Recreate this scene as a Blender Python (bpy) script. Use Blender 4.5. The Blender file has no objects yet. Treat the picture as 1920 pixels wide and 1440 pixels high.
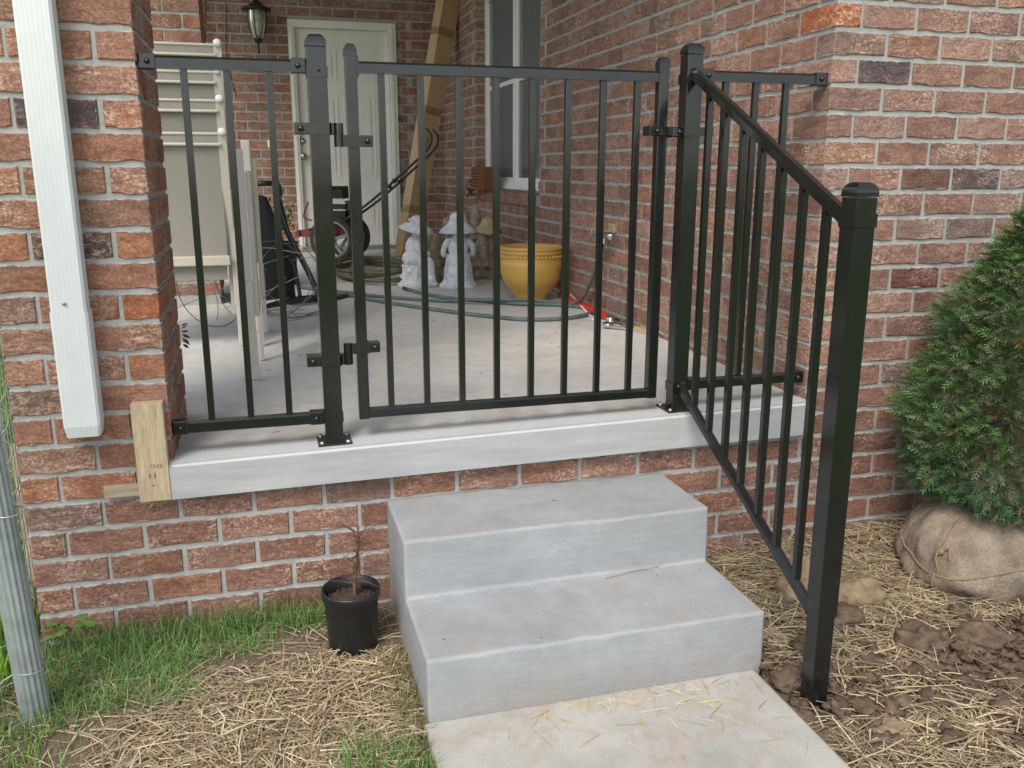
import bpy, bmesh, math, random
import numpy as np
from mathutils import Vector, Matrix, noise as mnoise
S = 0.0254                      # everything below is laid out in inches
scene = bpy.context.scene
col = scene.collection
rnd = random.Random(7)
PI = math.pi
# ------------------------------------------------------------------ camera
YAW, PIT, ROL = 0.2738, 0.2394, 0.0012
CAM = Vector((11.0327, -99.9252, 25.6279))
fwd = Vector((math.sin(YAW)*math.cos(PIT), math.cos(YAW)*math.cos(PIT), -math.sin(PIT)))
r0 = Vector((math.cos(YAW), -math.sin(YAW), 0)); u0 = r0.cross(fwd)
rgt = math.cos(ROL)*r0 + math.sin(ROL)*u0; upv = -math.sin(ROL)*r0 + math.cos(ROL)*u0
cd = bpy.data.cameras.new('camera'); cam = bpy.data.objects.new('camera', cd); col.objects.link(cam)
cam.matrix_world = Matrix(((rgt.x, upv.x, -fwd.x, CAM.x*S), (rgt.y, upv.y, -fwd.y, CAM.y*S), (rgt.z, upv.z, -fwd.z, CAM.z*S), (0, 0, 0, 1)))
cd.sensor_width = 36; cd.lens = 1647.97/1920*36; cd.clip_start = 0.05; cd.clip_end = 2000
scene.camera = cam
# ------------------------------------------------------------------ light
SUN_EL, SUN_AZ = math.radians(50), math.radians(215)     # azimuth clockwise from +Y
w = bpy.data.worlds.new('World'); scene.world = w; w.use_nodes = True
wn = w.node_tree.nodes; bg = wn['Background']
sky = wn.new('ShaderNodeTexSky'); sky.sky_type = 'NISHITA'; sky.sun_disc = False
sky.sun_elevation = SUN_EL; sky.sun_rotation = SUN_AZ; sky.dust_density = 1.2; sky.ozone_density = 1.0; sky.air_density = 1.0
hs = wn.new('ShaderNodeHueSaturation'); hs.inputs['Saturation'].default_value = 0.45
w.node_tree.links.new(sky.outputs[0], hs.inputs['Color']); w.node_tree.links.new(hs.outputs[0], bg.inputs[0]); bg.inputs[1].default_value = 0.15
sd = bpy.data.lights.new('sun', 'SUN'); sd.energy = 1.5; sd.angle = math.radians(25); sd.color = (1.0, 0.92, 0.80)
so = bpy.data.objects.new('sun', sd); col.objects.link(so)
sv = Vector((math.sin(SUN_AZ)*math.cos(SUN_EL), math.cos(SUN_AZ)*math.cos(SUN_EL), math.sin(SUN_EL)))
so.rotation_euler = sv.to_track_quat('Z', 'Y').to_euler()
scene.view_settings.view_transform = 'Standard'; scene.view_settings.look = 'None'
scene.view_settings.exposure = 0.82; scene.view_settings.gamma = 1; scene.view_settings.use_curve_mapping = False
scene.render.engine = 'CYCLES'
# ------------------------------------------------------------------ materials
class M:
    def __init__(s, name, rough=0.6, metal=0.0, spec=0.5):
        s.m = bpy.data.materials.new(name); s.m.use_nodes = True
        s.t = s.m.node_tree; s.b = s.t.nodes['Principled BSDF']
        s.b.inputs['Roughness'].default_value = rough; s.b.inputs['Metallic'].default_value = metal
        s.b.inputs['Specular IOR Level'].default_value = spec
    def n(s, typ, **k):
        x = s.t.nodes.new('ShaderNode'+typ)
        for a, b in k.items():
            setattr(x, a, b)
        return x
    def l(s, a, b): s.t.links.new(a, b)
    def val(s, inp, v):
        if hasattr(v, 'is_linked') or isinstance(v, bpy.types.NodeSocket): s.l(v, inp)
        else: inp.default_value = v
    def coords(s, kind='Object', scale=(1, 1, 1), off=None):
        tc = s.n('TexCoord'); mp = s.n('Mapping'); s.l(tc.outputs[kind], mp.inputs[0]); mp.inputs['Scale'].default_value = scale
        if off is not None:
            ad = s.n('VectorMath', operation='ADD'); s.l(mp.outputs[0], ad.inputs[0]); s.val(ad.inputs[1], off); return ad.outputs[0]
        return mp.outputs[0]
    def noise(s, vec, scale, detail=4, rough=0.6, out='Fac', dist=0.0):
        x = s.n('TexNoise'); s.l(vec, x.inputs['Vector']); x.inputs['Scale'].default_value = scale
        x.inputs['Detail'].default_value = detail; x.inputs['Roughness'].default_value = rough; x.inputs['Distortion'].default_value = dist
        return x.outputs[out]
    def ramp(s, v, stops):
        x = s.n('ValToRGB'); s.l(v, x.inputs[0]); e = x.color_ramp.elements
        while len(e) < len(stops): e.new(0.5)
        for i, (p, c) in enumerate(stops):
            e[i].position = p; c = c if hasattr(c, '__len__') else (c, c, c); e[i].color = (*c[:3], 1)
        return x.outputs[0]
    def mix(s, f, a, b, mode='MIX'):
        x = s.n('Mix', data_type='RGBA', blend_type=mode)
        s.val(x.inputs[0], f)
        for i, v in ((6, a), (7, b)):
            if isinstance(v, (tuple, list)): v = (*v[:3], 1)
            s.val(x.inputs[i], v)
        return x.outputs[2]
    def math(s, op, a, b=0.0, clamp=False):
        x = s.n('Math', operation=op, use_clamp=clamp); s.val(x.inputs[0], a); s.val(x.inputs[1], b); return x.outputs[0]
    def bump(s, h, strength=0.4, dist=0.002):
        x = s.n('Bump'); s.l(h, x.inputs['Height']); x.inputs['Strength'].default_value = strength; x.inputs['Distance'].default_value = dist
        s.l(x.outputs[0], s.b.inputs['Normal'])
    def color(s, v): s.val(s.b.inputs['Base Color'], (*v[:3], 1) if isinstance(v, (tuple, list)) else v)
    def rough(s, v): s.val(s.b.inputs['Roughness'], v)

def simple(name, c, rough=0.6, metal=0.0, var=0.25, scale=30, bump=0.15, spec=0.5, bd=0.001):
    m = M(name, rough, metal, spec); v = m.coords(); f = m.noise(v, scale)
    d = tuple(x*(1-var) for x in c); u = tuple(min(1, x*(1+var)) for x in c)
    m.color(m.ramp(f, [(0.3, d), (0.7, u)]))
    if bump: m.bump(m.noise(v, scale*4), bump, bd)
    return m.m

def brick_mat(name, joined):
    m = M(name, 0.88, spec=0.25)
    if joined:
        a = m.n('Attribute', attribute_name='tint'); base = a.outputs['Color']; rv = None
        vec = m.coords('Object')
    else:
        oi = m.n('ObjectInfo'); base = oi.outputs['Color']
        sc = m.n('VectorMath', operation='SCALE'); cx = m.n('CombineXYZ'); 
        for i in range(3): m.l(m.math('MULTIPLY', oi.outputs['Random'], (37.0, 91.0, 13.0)[i]), cx.inputs[i])
        vec = m.coords('Object', off=cx.outputs[0])
    mp = m.n('Mapping'); m.l(vec, mp.inputs[0]); mp.inputs['Scale'].default_value = (1, 1, 2.6)
    vs = mp.outputs[0]
    big = m.noise(vs, 14, 5, 0.65); blot = m.noise(vs, 22, 7, 0.8, dist=1.6); spk = m.noise(vec, 120, 5, 0.85); mid = m.noise(vs, 9, 3, 0.5)
    c1 = m.mix(m.ramp(big, [(0.35, 0.0), (0.62, 1.0)]), m.mix(1.0, base, (0.62, 0.56, 0.60), 'MULTIPLY'), base)
    c1 = m.mix(m.ramp(mid, [(0.45, 0.0), (0.7, 0.45)]), c1, (0.24, 0.115, 0.085))
    bl = m.math('MULTIPLY', m.ramp(blot, [(0.46, 0.0), (0.64, 1.0)]), m.ramp(spk, [(0.40, 0.0), (0.52, 1.0)]))
    al = m.n('Attribute', attribute_name='tint') if joined else None
    pm = m.ramp(m.noise(vec, 7.5, 3, 0.5), [(0.42, 0.12), (0.60, 1.0)])
    bl = m.math('MULTIPLY', m.math('MULTIPLY', bl, pm), 1.0)
    if not joined: bl = m.math('MULTIPLY', bl, m.ramp(m.math('FRACT', m.math('MULTIPLY', oi.outputs['Random'], 17.0)), [(0.0, 0.15), (0.45, 0.75), (1.0, 1.0)]))
    c2 = m.mix(bl, c1, (0.62, 0.48, 0.36))
    fine = m.ramp(spk, [(0.34, 0.62), (0.5, 1.0), (0.66, 1.55)])
    c3 = m.mix(1.0, c2, fine, 'MULTIPLY')
    # mortar smeared over the arrises
    u1 = m.n('UVMap', uv_map='edge_x'); u2 = m.n('UVMap', uv_map='edge_z')
    s1 = m.n('SeparateXYZ'); s2 = m.n('SeparateXYZ'); m.l(u1.outputs[0], s1.inputs[0]); m.l(u2.outputs[0], s2.inputs[0])
    d = m.math('MINIMUM', m.math('MINIMUM', s1.outputs[0], s1.outputs[1]), m.math('MINIMUM', s2.outputs[0], s2.outputs[1]))
    d = m.math('ADD', d, m.math('MULTIPLY', m.math('SUBTRACT', m.noise(vec, 36, 6, 0.7), 0.5), 1.15))
    ms = m.ramp(d, [(0.0, 1.0), (0.055, 0.85), (0.12, 0.0)])
    c4 = m.mix(ms, c3, (0.375, 0.37, 0.345))
    m.color(c4)
    h = m.math('ADD', m.math('MULTIPLY', m.noise(vs, 45, 6, 0.75), 1.0), m.math('MULTIPLY', spk, 0.35))
    m.bump(h, 0.9, 0.005)
    return m.m

def concrete(name, c1, c2, stain=0.35, edge=None):
    m = M(name, 0.85, spec=0.3); v = m.coords()
    a = m.noise(v, 2.2, 6, 0.62); b = m.noise(v, 11, 6, 0.7); s = m.noise(v, 420, 3, 0.7); st = m.noise(v, 5.5, 7, 0.72, dist=0.4)
    c = m.mix(m.ramp(a, [(0.36, 0), (0.64, 1)]), c1, c2)
    c = m.mix(m.ramp(b, [(0.35, 0.28), (0.6, 0.0)]), c, tuple(x*0.72 for x in c1))
    mp = m.coords('Object', (3, 3, 60)); stre = m.noise(mp, 3.0, 4, 0.6)
    c = m.mix(m.ramp(stre, [(0.45, 0.0), (0.62, 0.16)]), c, tuple(min(1, x*1.35) for x in c2))
    g = m.n('NewGeometry'); sx = m.n('SeparateXYZ'); m.l(g.outputs['Normal'], sx.inputs[0])
    upm = m.ramp(sx.outputs[2], [(0.5, 0), (0.9, 1)])
    pz = m.n('SeparateXYZ'); m.l(m.coords(), pz.inputs[0]); mz = m.n('MapRange'); m.l(m.math('ADD', pz.outputs[2], m.math('MULTIPLY', b, -0.05)), mz.inputs[0])
    mz.inputs[1].default_value = -27.5*S; mz.inputs[2].default_value = -22.5*S; mz.inputs[3].default_value = 0.5; mz.inputs[4].default_value = 0.0
    if name.startswith('steps'): c = m.mix(m.math('MULTIPLY', mz.outputs[0], m.ramp(st, [(0.35, 0.2), (0.6, 1)])), c, (0.27, 0.205, 0.14))
    f = m.math('MULTIPLY', m.math('MULTIPLY', m.ramp(st, [(0.5, 0), (0.68, 1)]), upm), stain)
    c = m.mix(f, c, (0.36, 0.25, 0.15))
    spots = m.ramp(m.noise(v, 60, 2, 0.5), [(0.77, 0), (0.83, 0.4)])
    c = m.mix(m.math('MULTIPLY', spots, upm), c, (0.16, 0.11, 0.07))
    if edge:
        po = m.n('SeparateXYZ'); m.l(m.coords(), po.inputs[0])
        e = m.ramp(m.math('ADD', po.outputs[1], m.math('MULTIPLY', b, 0.03)), [(0.0, 0), (0.001, 0)])
        mr = m.n('MapRange'); m.l(po.outputs[1], mr.inputs[0]); mr.inputs[1].default_value = edge[0]; mr.inputs[2].default_value = edge[1]; mr.inputs[3].default_value = 1; mr.inputs[4].default_value = 0
        c = m.mix(m.math('MULTIPLY', mr.outputs[0], 0.75), c, edge[2])
    c = m.mix(1.0, c, m.ramp(s, [(0.3, 0.86), (0.7, 1.12)]), 'MULTIPLY')
    m.color(c)
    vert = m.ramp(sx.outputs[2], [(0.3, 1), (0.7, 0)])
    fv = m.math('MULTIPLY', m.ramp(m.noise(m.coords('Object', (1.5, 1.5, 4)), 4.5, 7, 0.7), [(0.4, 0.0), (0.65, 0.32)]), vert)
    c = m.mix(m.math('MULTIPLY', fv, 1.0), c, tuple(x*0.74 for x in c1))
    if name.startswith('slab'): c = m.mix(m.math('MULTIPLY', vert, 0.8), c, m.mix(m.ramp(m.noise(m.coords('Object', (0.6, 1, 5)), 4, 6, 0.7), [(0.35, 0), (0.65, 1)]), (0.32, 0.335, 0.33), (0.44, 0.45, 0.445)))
    m.color(c)
    m.bump(m.math('ADD', s, m.math('MULTIPLY', b, 2.2)), 0.55, 0.002)
    return m.m

def attr_mat(name, rough=0.7, sub=0.0, spec=0.3, var=0.3):
    m = M(name, rough, spec=spec); a = m.n('Attribute', attribute_name='tint')
    f = m.noise(m.coords(), 60)
    m.color(m.mix(1.0, a.outputs['Color'], m.ramp(f, [(0.3, 1-var), (0.7, 1+var)]), 'MULTIPLY'))
    if sub: m.b.inputs['Transmission Weight'].default_value = 0
    return m.m

MAT = {}
MAT['brick'] = brick_mat('brick', False); MAT['brick_join'] = brick_mat('brick_joined', True)
def mortar():
    m = M('mortar', 0.95, spec=0.2); v = m.coords(); a = m.noise(v, 18, 6, 0.7); s = m.noise(v, 300, 3, 0.7)
    c = m.mix(m.ramp(a, [(0.3, 0), (0.7, 1)]), (0.33, 0.33, 0.31), (0.42, 0.42, 0.395))
    c = m.mix(1.0, c, m.ramp(s, [(0.3, 0.82), (0.7, 1.15)]), 'MULTIPLY'); m.color(c)
    m.bump(m.math('ADD', m.noise(v, 40, 5, 0.7), m.math('MULTIPLY', s, 0.3)), 0.9, 0.005); return m.m
MAT['mortar'] = mortar()
MAT['steps'] = concrete('steps_concrete', (0.30, 0.313, 0.322), (0.365, 0.379, 0.389), 0.38)
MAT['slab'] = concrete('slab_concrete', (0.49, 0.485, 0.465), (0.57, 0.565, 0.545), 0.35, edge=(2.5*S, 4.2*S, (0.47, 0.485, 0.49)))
MAT['walk'] = concrete('walk_concrete', (0.37, 0.36, 0.33), (0.46, 0.445, 0.41), 0.55)
def paint():
    m = M('black_paint', 0.3, spec=0.58); v = m.coords(); f = m.noise(v, 9, 5, 0.6); d = m.noise(v, 300, 3, 0.8)
    m.color(m.mix(m.ramp(d, [(0.6, 0), (0.8, 0.12)]), (0.010, 0.011, 0.010), (0.10, 0.095, 0.08)))
    m.rough(m.ramp(f, [(0.3, 0.09), (0.75, 0.22)]))
    m.bump(m.noise(v, 60, 3, 0.6), 0.06, 0.0008); return m.m
MAT['paint'] = paint()
MAT['bolt'] = simple('bolt_paint', (0.03, 0.03, 0.032), 0.35, bump=0.05)
MAT['zinc'] = simple('zinc_screw', (0.42, 0.41, 0.38), 0.35, 0.9)
MAT['white_alu'] = simple('white_aluminium', (0.68, 0.70, 0.69), 0.42, var=0.04, scale=8, bump=0.03)
MAT['vinyl'] = simple('white_vinyl', (0.80, 0.80, 0.77), 0.4, var=0.04, scale=10, bump=0.02)
MAT['door'] = simple('door_paint', (0.74, 0.72, 0.65), 0.4, var=0.05, scale=5, bump=0.03)
MAT['brass'] = simple('satin_nickel', (0.45, 0.41, 0.33), 0.3, 0.9)
def wood(name, c1, c2, sc=(1, 1, 0.12)):
    m = M(name, 0.75, spec=0.3); v = m.coords('Object', sc); f = m.noise(v, 60, 5, 0.6, dist=0.6); g = m.noise(v, 300, 2, 0.5)
    c = m.ramp(f, [(0.3, c1), (0.7, c2)]); c = m.mix(1.0, c, m.ramp(g, [(0.3, 0.85), (0.7, 1.12)]), 'MULTIPLY')
    kn = m.noise(m.coords('Object', (1, 1, 0.7)), 42, 1, 0.4); c = m.mix(m.ramp(kn, [(0.74, 0), (0.80, 0.7)]), c, (0.13, 0.07, 0.03))
    m.color(c); m.bump(g, 0.25, 0.001); return m.m
MAT['pine'] = wood('weathered_pine', (0.37, 0.285, 0.18), (0.52, 0.42, 0.28))
MAT['lath'] = wood('grey_lath', (0.30, 0.24, 0.17), (0.42, 0.35, 0.26), (0.12, 1, 1))
MAT['ink'] = simple('stamp_ink', (0.17, 0.14, 0.11), 0.8)
MAT['card'] = wood('cardboard', (0.46, 0.32, 0.18), (0.54, 0.385, 0.225))
MAT['tape'] = simple('box_tape', (0.30, 0.20, 0.10), 0.35)
MAT['galv'] = simple('galvanised', (0.30, 0.34, 0.33), 0.5, 0.35, var=0.25, scale=14)
MAT['wire'] = simple('galv_wire', (0.38, 0.39, 0.38), 0.42, 0.6)
MAT['wire_dark'] = simple('dark_wire', (0.20, 0.20, 0.19), 0.45, 0.5)
MAT['plastic'] = simple('black_pot_plastic', (0.014, 0.015, 0.016), 0.36, bump=0.25, scale=20)
MAT['black'] = simple('black_cloth', (0.012, 0.014, 0.017), 0.55)
MAT['blacktube'] = simple('black_tube', (0.02, 0.024, 0.03), 0.35)
MAT['rubber'] = simple('rubber', (0.035, 0.032, 0.028), 0.8, bump=0.4)
MAT['rim'] = simple('wheel_rim', (0.22, 0.22, 0.21), 0.55)
MAT['red'] = simple('red_paint', (0.20, 0.03, 0.022), 0.5)
MAT['redtool'] = simple('red_plastic', (0.68, 0.035, 0.018), 0.4, var=0.1)
MAT['engine'] = simple('engine_black', (0.03, 0.027, 0.022), 0.5, 0.3, var=0.5)
MAT['chrome'] = simple('chrome', (0.62, 0.62, 0.64), 0.18, 1.0, bump=0.4, scale=40)
MAT['olive'] = simple('olive_hose', (0.115, 0.105, 0.052), 0.5, var=0.25, scale=18)
MAT['teal'] = simple('teal_hose', (0.105, 0.145, 0.14), 0.45, var=0.3, scale=12)
MAT['glaze'] = simple('yellow_glaze', (0.58, 0.355, 0.085), 0.32, var=0.10, scale=14, bump=0.1)
MAT['sling'] = None
def sling():
    m = M('sling_mesh', 0.7); v = m.coords(); ch = m.n('TexBrick'); m.l(v, ch.inputs[0])
    f = m.noise(v, 700, 1, 0.5); m.color(m.ramp(f, [(0.35, (0.22, 0.205, 0.175)), (0.65, (0.37, 0.35, 0.30))])); m.bump(f, 0.3, 0.001); return m.m
MAT['sling'] = sling()
MAT['beige'] = simple('beige_frame', (0.56, 0.52, 0.43), 0.45, var=0.06, scale=6, bump=0.05)
MAT['pinkish'] = simple('beige_plastic', (0.55, 0.50, 0.46), 0.5, var=0.06, scale=6, bump=0.05)
MAT['cap'] = simple('white_cap', (0.85, 0.85, 0.9), 0.35, var=0.02)
MAT['lamp'] = simple('lamp_bronze', (0.025, 0.03, 0.02), 0.4, 0.4, var=0.5)
def glassy(name, c, rough=0.05, alpha=None, trans=0.0):
    m = M(name, rough); m.color(c); m.b.inputs['Transmission Weight'].default_value = trans
    v = m.coords(); m.bump(m.noise(v, 30, 2), 0.05, 0.001); return m.m
MAT['lampglass'] = glassy('lamp_glass', (0.7, 0.72, 0.6), 0.12, trans=0.75)
MAT['pane'] = glassy('window_glass', (0.12, 0.125, 0.12), 0.06)
MAT['screen'] = simple('window_screen', (0.115, 0.125, 0.13), 0.6, scale=200, var=0.3)
MAT['blind'] = simple('window_inner', (0.17, 0.175, 0.17), 0.6)
MAT['burlap'] = None
def burlap():
    m = M('burlap', 0.95, spec=0.1); v = m.coords(); a = m.noise(v, 12, 5, 0.6); s = m.noise(m.coords('Object', (1, 1, 0.5)), 330, 2, 0.6)
    c = m.ramp(a, [(0.3, (0.17, 0.135, 0.10)), (0.55, (0.28, 0.23, 0.175)), (0.75, (0.36, 0.30, 0.23))])
    c = m.mix(1.0, c, m.ramp(s, [(0.35, 0.72), (0.65, 1.2)]), 'MULTIPLY'); m.color(c); m.bump(m.math('ADD', s, m.math('MULTIPLY', m.noise(v, 25, 5, 0.6), 2.0)), 0.8, 0.004); return m.m
MAT['burlap'] = burlap()
MAT['twine'] = simple('twine', (0.25, 0.175, 0.10), 0.9, scale=200)
MAT['bark'] = simple('bark', (0.10, 0.07, 0.05), 0.9)
MAT['twig'] = simple('dead_twig', (0.16, 0.075, 0.05), 0.8)
MAT['leaf'] = attr_mat('foliage', 0.55); MAT['straw'] = attr_mat('straw', 0.6, var=0.2); MAT['grass'] = attr_mat('grass', 0.5)
MAT['clod'] = simple('dirt_clod', (0.135, 0.098, 0.069), 0.95, var=0.4, scale=25, bump=1.0, spec=0.1, bd=0.006)
MAT['rock'] = simple('clay_stone', (0.26, 0.195, 0.125), 0.95, var=0.3, scale=22, bump=0.8, spec=0.1, bd=0.005)
MAT['potsoil'] = simple('potting_soil', (0.075, 0.05, 0.036), 0.95, var=0.6, scale=90, bump=1.0, bd=0.005)
def statue_mat(name, a, b, tint=None):
    m = M(name, 0.7, spec=0.3); v = m.coords(); f = m.noise(v, 28, 6, 0.7); c = m.ramp(f, [(0.35, a), (0.62, b)])
    if tint:
        po = m.n('SeparateXYZ'); m.l(m.coords('Generated'), po.inputs[0])
        k = m.math('MULTIPLY', m.ramp(po.outputs[2], [(0.0, 1), (0.33, 0.5), (0.36, 0)]), m.ramp(m.noise(v, 50, 4), [(0.5, 0), (0.58, 0.6)])); c = m.mix(k, c, tint)
    m.color(c); m.bump(m.noise(v, 70, 5, 0.7), 0.8, 0.006); return m.m
MAT['stat_w'] = statue_mat('white_resin', (0.52, 0.53, 0.55), (0.76, 0.77, 0.78), (0.32, 0.55, 0.58))
MAT['stat_b'] = statue_mat('beige_stone', (0.20, 0.155, 0.11), (0.42, 0.345, 0.255))
MAT['stat_y'] = statue_mat('straw_coloured_stone', (0.33, 0.25, 0.14), (0.46, 0.37, 0.22))
MAT['basket'] = wood('basket_wood', (0.14, 0.055, 0.02), (0.24, 0.105, 0.04), (1, 1, 1))
MAT['roof'] = simple('soffit', (0.55, 0.53, 0.48), 0.7, var=0.05)
def ground_mat():
    m = M('ground', 0.95, spec=0.15); v = m.coords(); a = m.n('Attribute', attribute_name='tint')
    f = m.noise(v, 16, 7, 0.75); g = m.noise(v, 120, 4, 0.7)
    c = m.mix(1.0, a.outputs['Color'], m.ramp(f, [(0.3, 0.6), (0.7, 1.35)]), 'MULTIPLY'); c = m.mix(1.0, c, m.ramp(g, [(0.3, 0.7), (0.7, 1.3)]), 'MULTIPLY')
    m.color(c); m.bump(m.math('ADD', f, m.math('MULTIPLY', g, 0.4)), 1.0, 0.012); return m.m
MAT['ground'] = ground_mat()

# ------------------------------------------------------------------ mesh helpers
def tag(o, label=None, cat=None, group=None, kind=None):
    if label: o['label'] = label
    if cat: o['category'] = cat
    if group: o['group'] = group
    if kind: o['kind'] = kind
    return o
def empty(name, loc, label=None, cat=None, group=None):
    o = bpy.data.objects.new(name, None); col.objects.link(o); o.location = Vector(loc)*S
    o.empty_display_size = 0.1
    return tag(o, label, cat, group)
def wloc(o):
    p = Vector((0, 0, 0))
    while o: p = p + Vector(o.location); o = o.parent
    return p/S
class MB:
    def __init__(s): s.v = []; s.f = []; s.mi = []; s.sm = []; s.xf = Matrix.Identity(4); s.cm = 0; s.cs = False
    def add(s, vs, fs, smooth=None):
        b = len(s.v); s.v += [tuple(s.xf @ Vector(p)) for p in vs]; s.f += [tuple(b+i for i in f) for f in fs]
        s.mi += [s.cm]*len(fs); s.sm += [s.cs if smooth is None else smooth]*len(fs); return s
    def box(s, x0, x1, y0, y1, z0, z1, bev=0.0):
        if bev <= 0:
            s.add([(x0,y0,z0),(x1,y0,z0),(x1,y1,z0),(x0,y1,z0),(x0,y0,z1),(x1,y0,z1),(x1,y1,z1),(x0,y1,z1)],
                  [(0,3,2,1),(4,5,6,7),(0,1,5,4),(1,2,6,5),(2,3,7,6),(3,0,4,7)], False); return s
        bm = bmesh.new(); r = bmesh.ops.create_cube(bm, size=1)
        bmesh.ops.scale(bm, vec=(x1-x0, y1-y0, z1-z0), verts=bm.verts); bmesh.ops.translate(bm, vec=((x0+x1)/2, (y0+y1)/2, (z0+z1)/2), verts=bm.verts)
        bmesh.ops.bevel(bm, geom=list(bm.edges), offset=bev, segments=2, profile=0.6, affect='EDGES')
        bm.verts.ensure_lookup_table(); vs = [tuple(v.co) for v in bm.verts]; fs = [tuple(v.index for v in f.verts) for f in bm.faces]; bm.free()
        s.add(vs, fs, False); return s
    def prism(s, prof, a, b, axis=1):
        # polygon profile in the other two axes, extruded a..b along axis
        n = len(prof); vs = []
        for t in (a, b):
            for p in prof:
                q = list(p); q.insert(axis, t); vs.append(tuple(q))
        fs = [(i, (i+1) % n, n+(i+1) % n, n+i) for i in range(n)] + [tuple(range(n))[::-1], tuple(range(n, 2*n))]
        s.add(vs, fs, False); return s
    def tube(s, pts, r, n=8, caps=True, smooth=True, rs=None):
        pts = [Vector(p) for p in pts]; rings = []; up = None
        for i, p in enumerate(pts):
            t = (pts[min(i+1, len(pts)-1)]-pts[max(i-1, 0)])
            t = t.normalized() if t.length > 1e-9 else Vector((0, 0, 1))
            if up is None:
                up = Vector((0, 0, 1)) if abs(t.z) < 0.9 else Vector((1, 0, 0))
            up = (up - t*up.dot(t)).normalized(); b = t.cross(up)
            rr = rs[i] if rs else r
            rings.append([p + rr*(math.cos(2*PI*k/n)*up + math.sin(2*PI*k/n)*b) for k in range(n)])
        vs = [v for R in rings for v in R]; fs = []
        for i in range(len(rings)-1):
            for k in range(n):
                fs.append((i*n+k, i*n+(k+1) % n, (i+1)*n+(k+1) % n, (i+1)*n+k))
        s.add(vs, fs, smooth)
        if caps: s.add(rings[0], [tuple(range(n))[::-1]], False); s.add(rings[-1], [tuple(range(n))], False)
        return s
    def bar(s, a, b, wx, wy, upv=(0, 0, 1)):
        a = Vector(a); b = Vector(b); t = (b-a).normalized(); u = Vector(upv); u = (u-t*u.dot(t)).normalized(); c = t.cross(u)
        vs = []
        for p in (a, b):
            for (i, j) in ((-1,-1),(1,-1),(1,1),(-1,1)): vs.append(p + c*(i*wx/2) + u*(j*wy/2))
        s.add(vs, [(0,1,2,3)[::-1], (4,5,6,7), (0,1,5,4), (1,2,6,5), (2,3,7,6), (3,0,4,7)], False); return s
    def lathe(s, prof, c=(0, 0, 0), n=24, smooth=True, fn=None, sx=1, sy=1):
        vs = []; m = len(prof)
        for k in range(n):
            a = 2*PI*k/n
            for (r, z) in prof:
                rr = fn(r, z, a) if fn else r
                vs.append((c[0]+rr*math.cos(a)*sx, c[1]+rr*math.sin(a)*sy, c[2]+z))
        fs = []
        for k in range(n):
            q = (k+1) % n
            for i in range(m-1): fs.append((k*m+i, q*m+i, q*m+i+1, k*m+i+1))
        s.add(vs, fs, smooth); return s
    def ball(s, c, rx, ry=None, rz=None, n=12, m=8, wob=0.0, seed=0):
        ry = ry or rx; rz = rz or rx; vs = [(c[0], c[1], c[2]-rz)]; fs = []
        for i in range(1, m):
            t = PI*i/m
            for k in range(n):
                a = 2*PI*k/n; d = Vector((math.sin(t)*math.cos(a), math.sin(t)*math.sin(a), -math.cos(t)))
                q = 1 + (wob*mnoise.noise(d*1.7+Vector((seed*3.1, seed*1.7, seed))) if wob else 0)
                vs.append((c[0]+rx*d.x*q, c[1]+ry*d.y*q, c[2]+rz*d.z*q))
        vs.append((c[0], c[1], c[2]+rz)); L = len(vs)-1
        for k in range(n): fs.append((0, 1+(k+1) % n, 1+k)); fs.append((L, 1+(m-2)*n+k, 1+(m-2)*n+(k+1) % n))
        for i in range(m-2):
            for k in range(n): fs.append((1+i*n+k, 1+i*n+(k+1) % n, 1+(i+1)*n+(k+1) % n, 1+(i+1)*n+k))
        s.add(vs, fs, True); return s
    def build(s, name, mats, parent=None, tint=None):
        o0 = wloc(parent) if parent else Vector((0, 0, 0))
        me = bpy.data.meshes.new(name); me.from_pydata([((x-o0.x)*S, (y-o0.y)*S, (z-o0.z)*S) for x, y, z in s.v], [], s.f)
        if not isinstance(mats, (list, tuple)): mats = [mats]
        for m in mats: me.materials.append(MAT[m] if isinstance(m, str) else m)
        me.polygons.foreach_set('use_smooth', s.sm); me.polygons.foreach_set('material_index', s.mi)
        if tint is not None:
            a = me.color_attributes.new('tint', 'FLOAT_COLOR', 'POINT'); a.data.foreach_set('color', np.asarray(tint, dtype=np.float32).ravel())
        me.update(); o = bpy.data.objects.new(name, me); col.objects.link(o)
        if parent: o.parent = parent
        return o
def top(o, *a, **k): return tag(o, *a, **k)
def catmull(P, n=8):
    P = [Vector(p) for p in P]; out = []
    Q = [2*P[0]-P[1]] + P + [2*P[-1]-P[-2]]
    for i in range(1, len(Q)-2):
        for k in range(n):
            t = k/n; a, b, c, d = Q[i-1:i+3]
            out.append(0.5*((2*b)+(-a+c)*t+(2*a-5*b+4*c-d)*t*t+(-a+3*b-3*c+d)*t**3))
    out.append(P[-1]); return out
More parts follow.
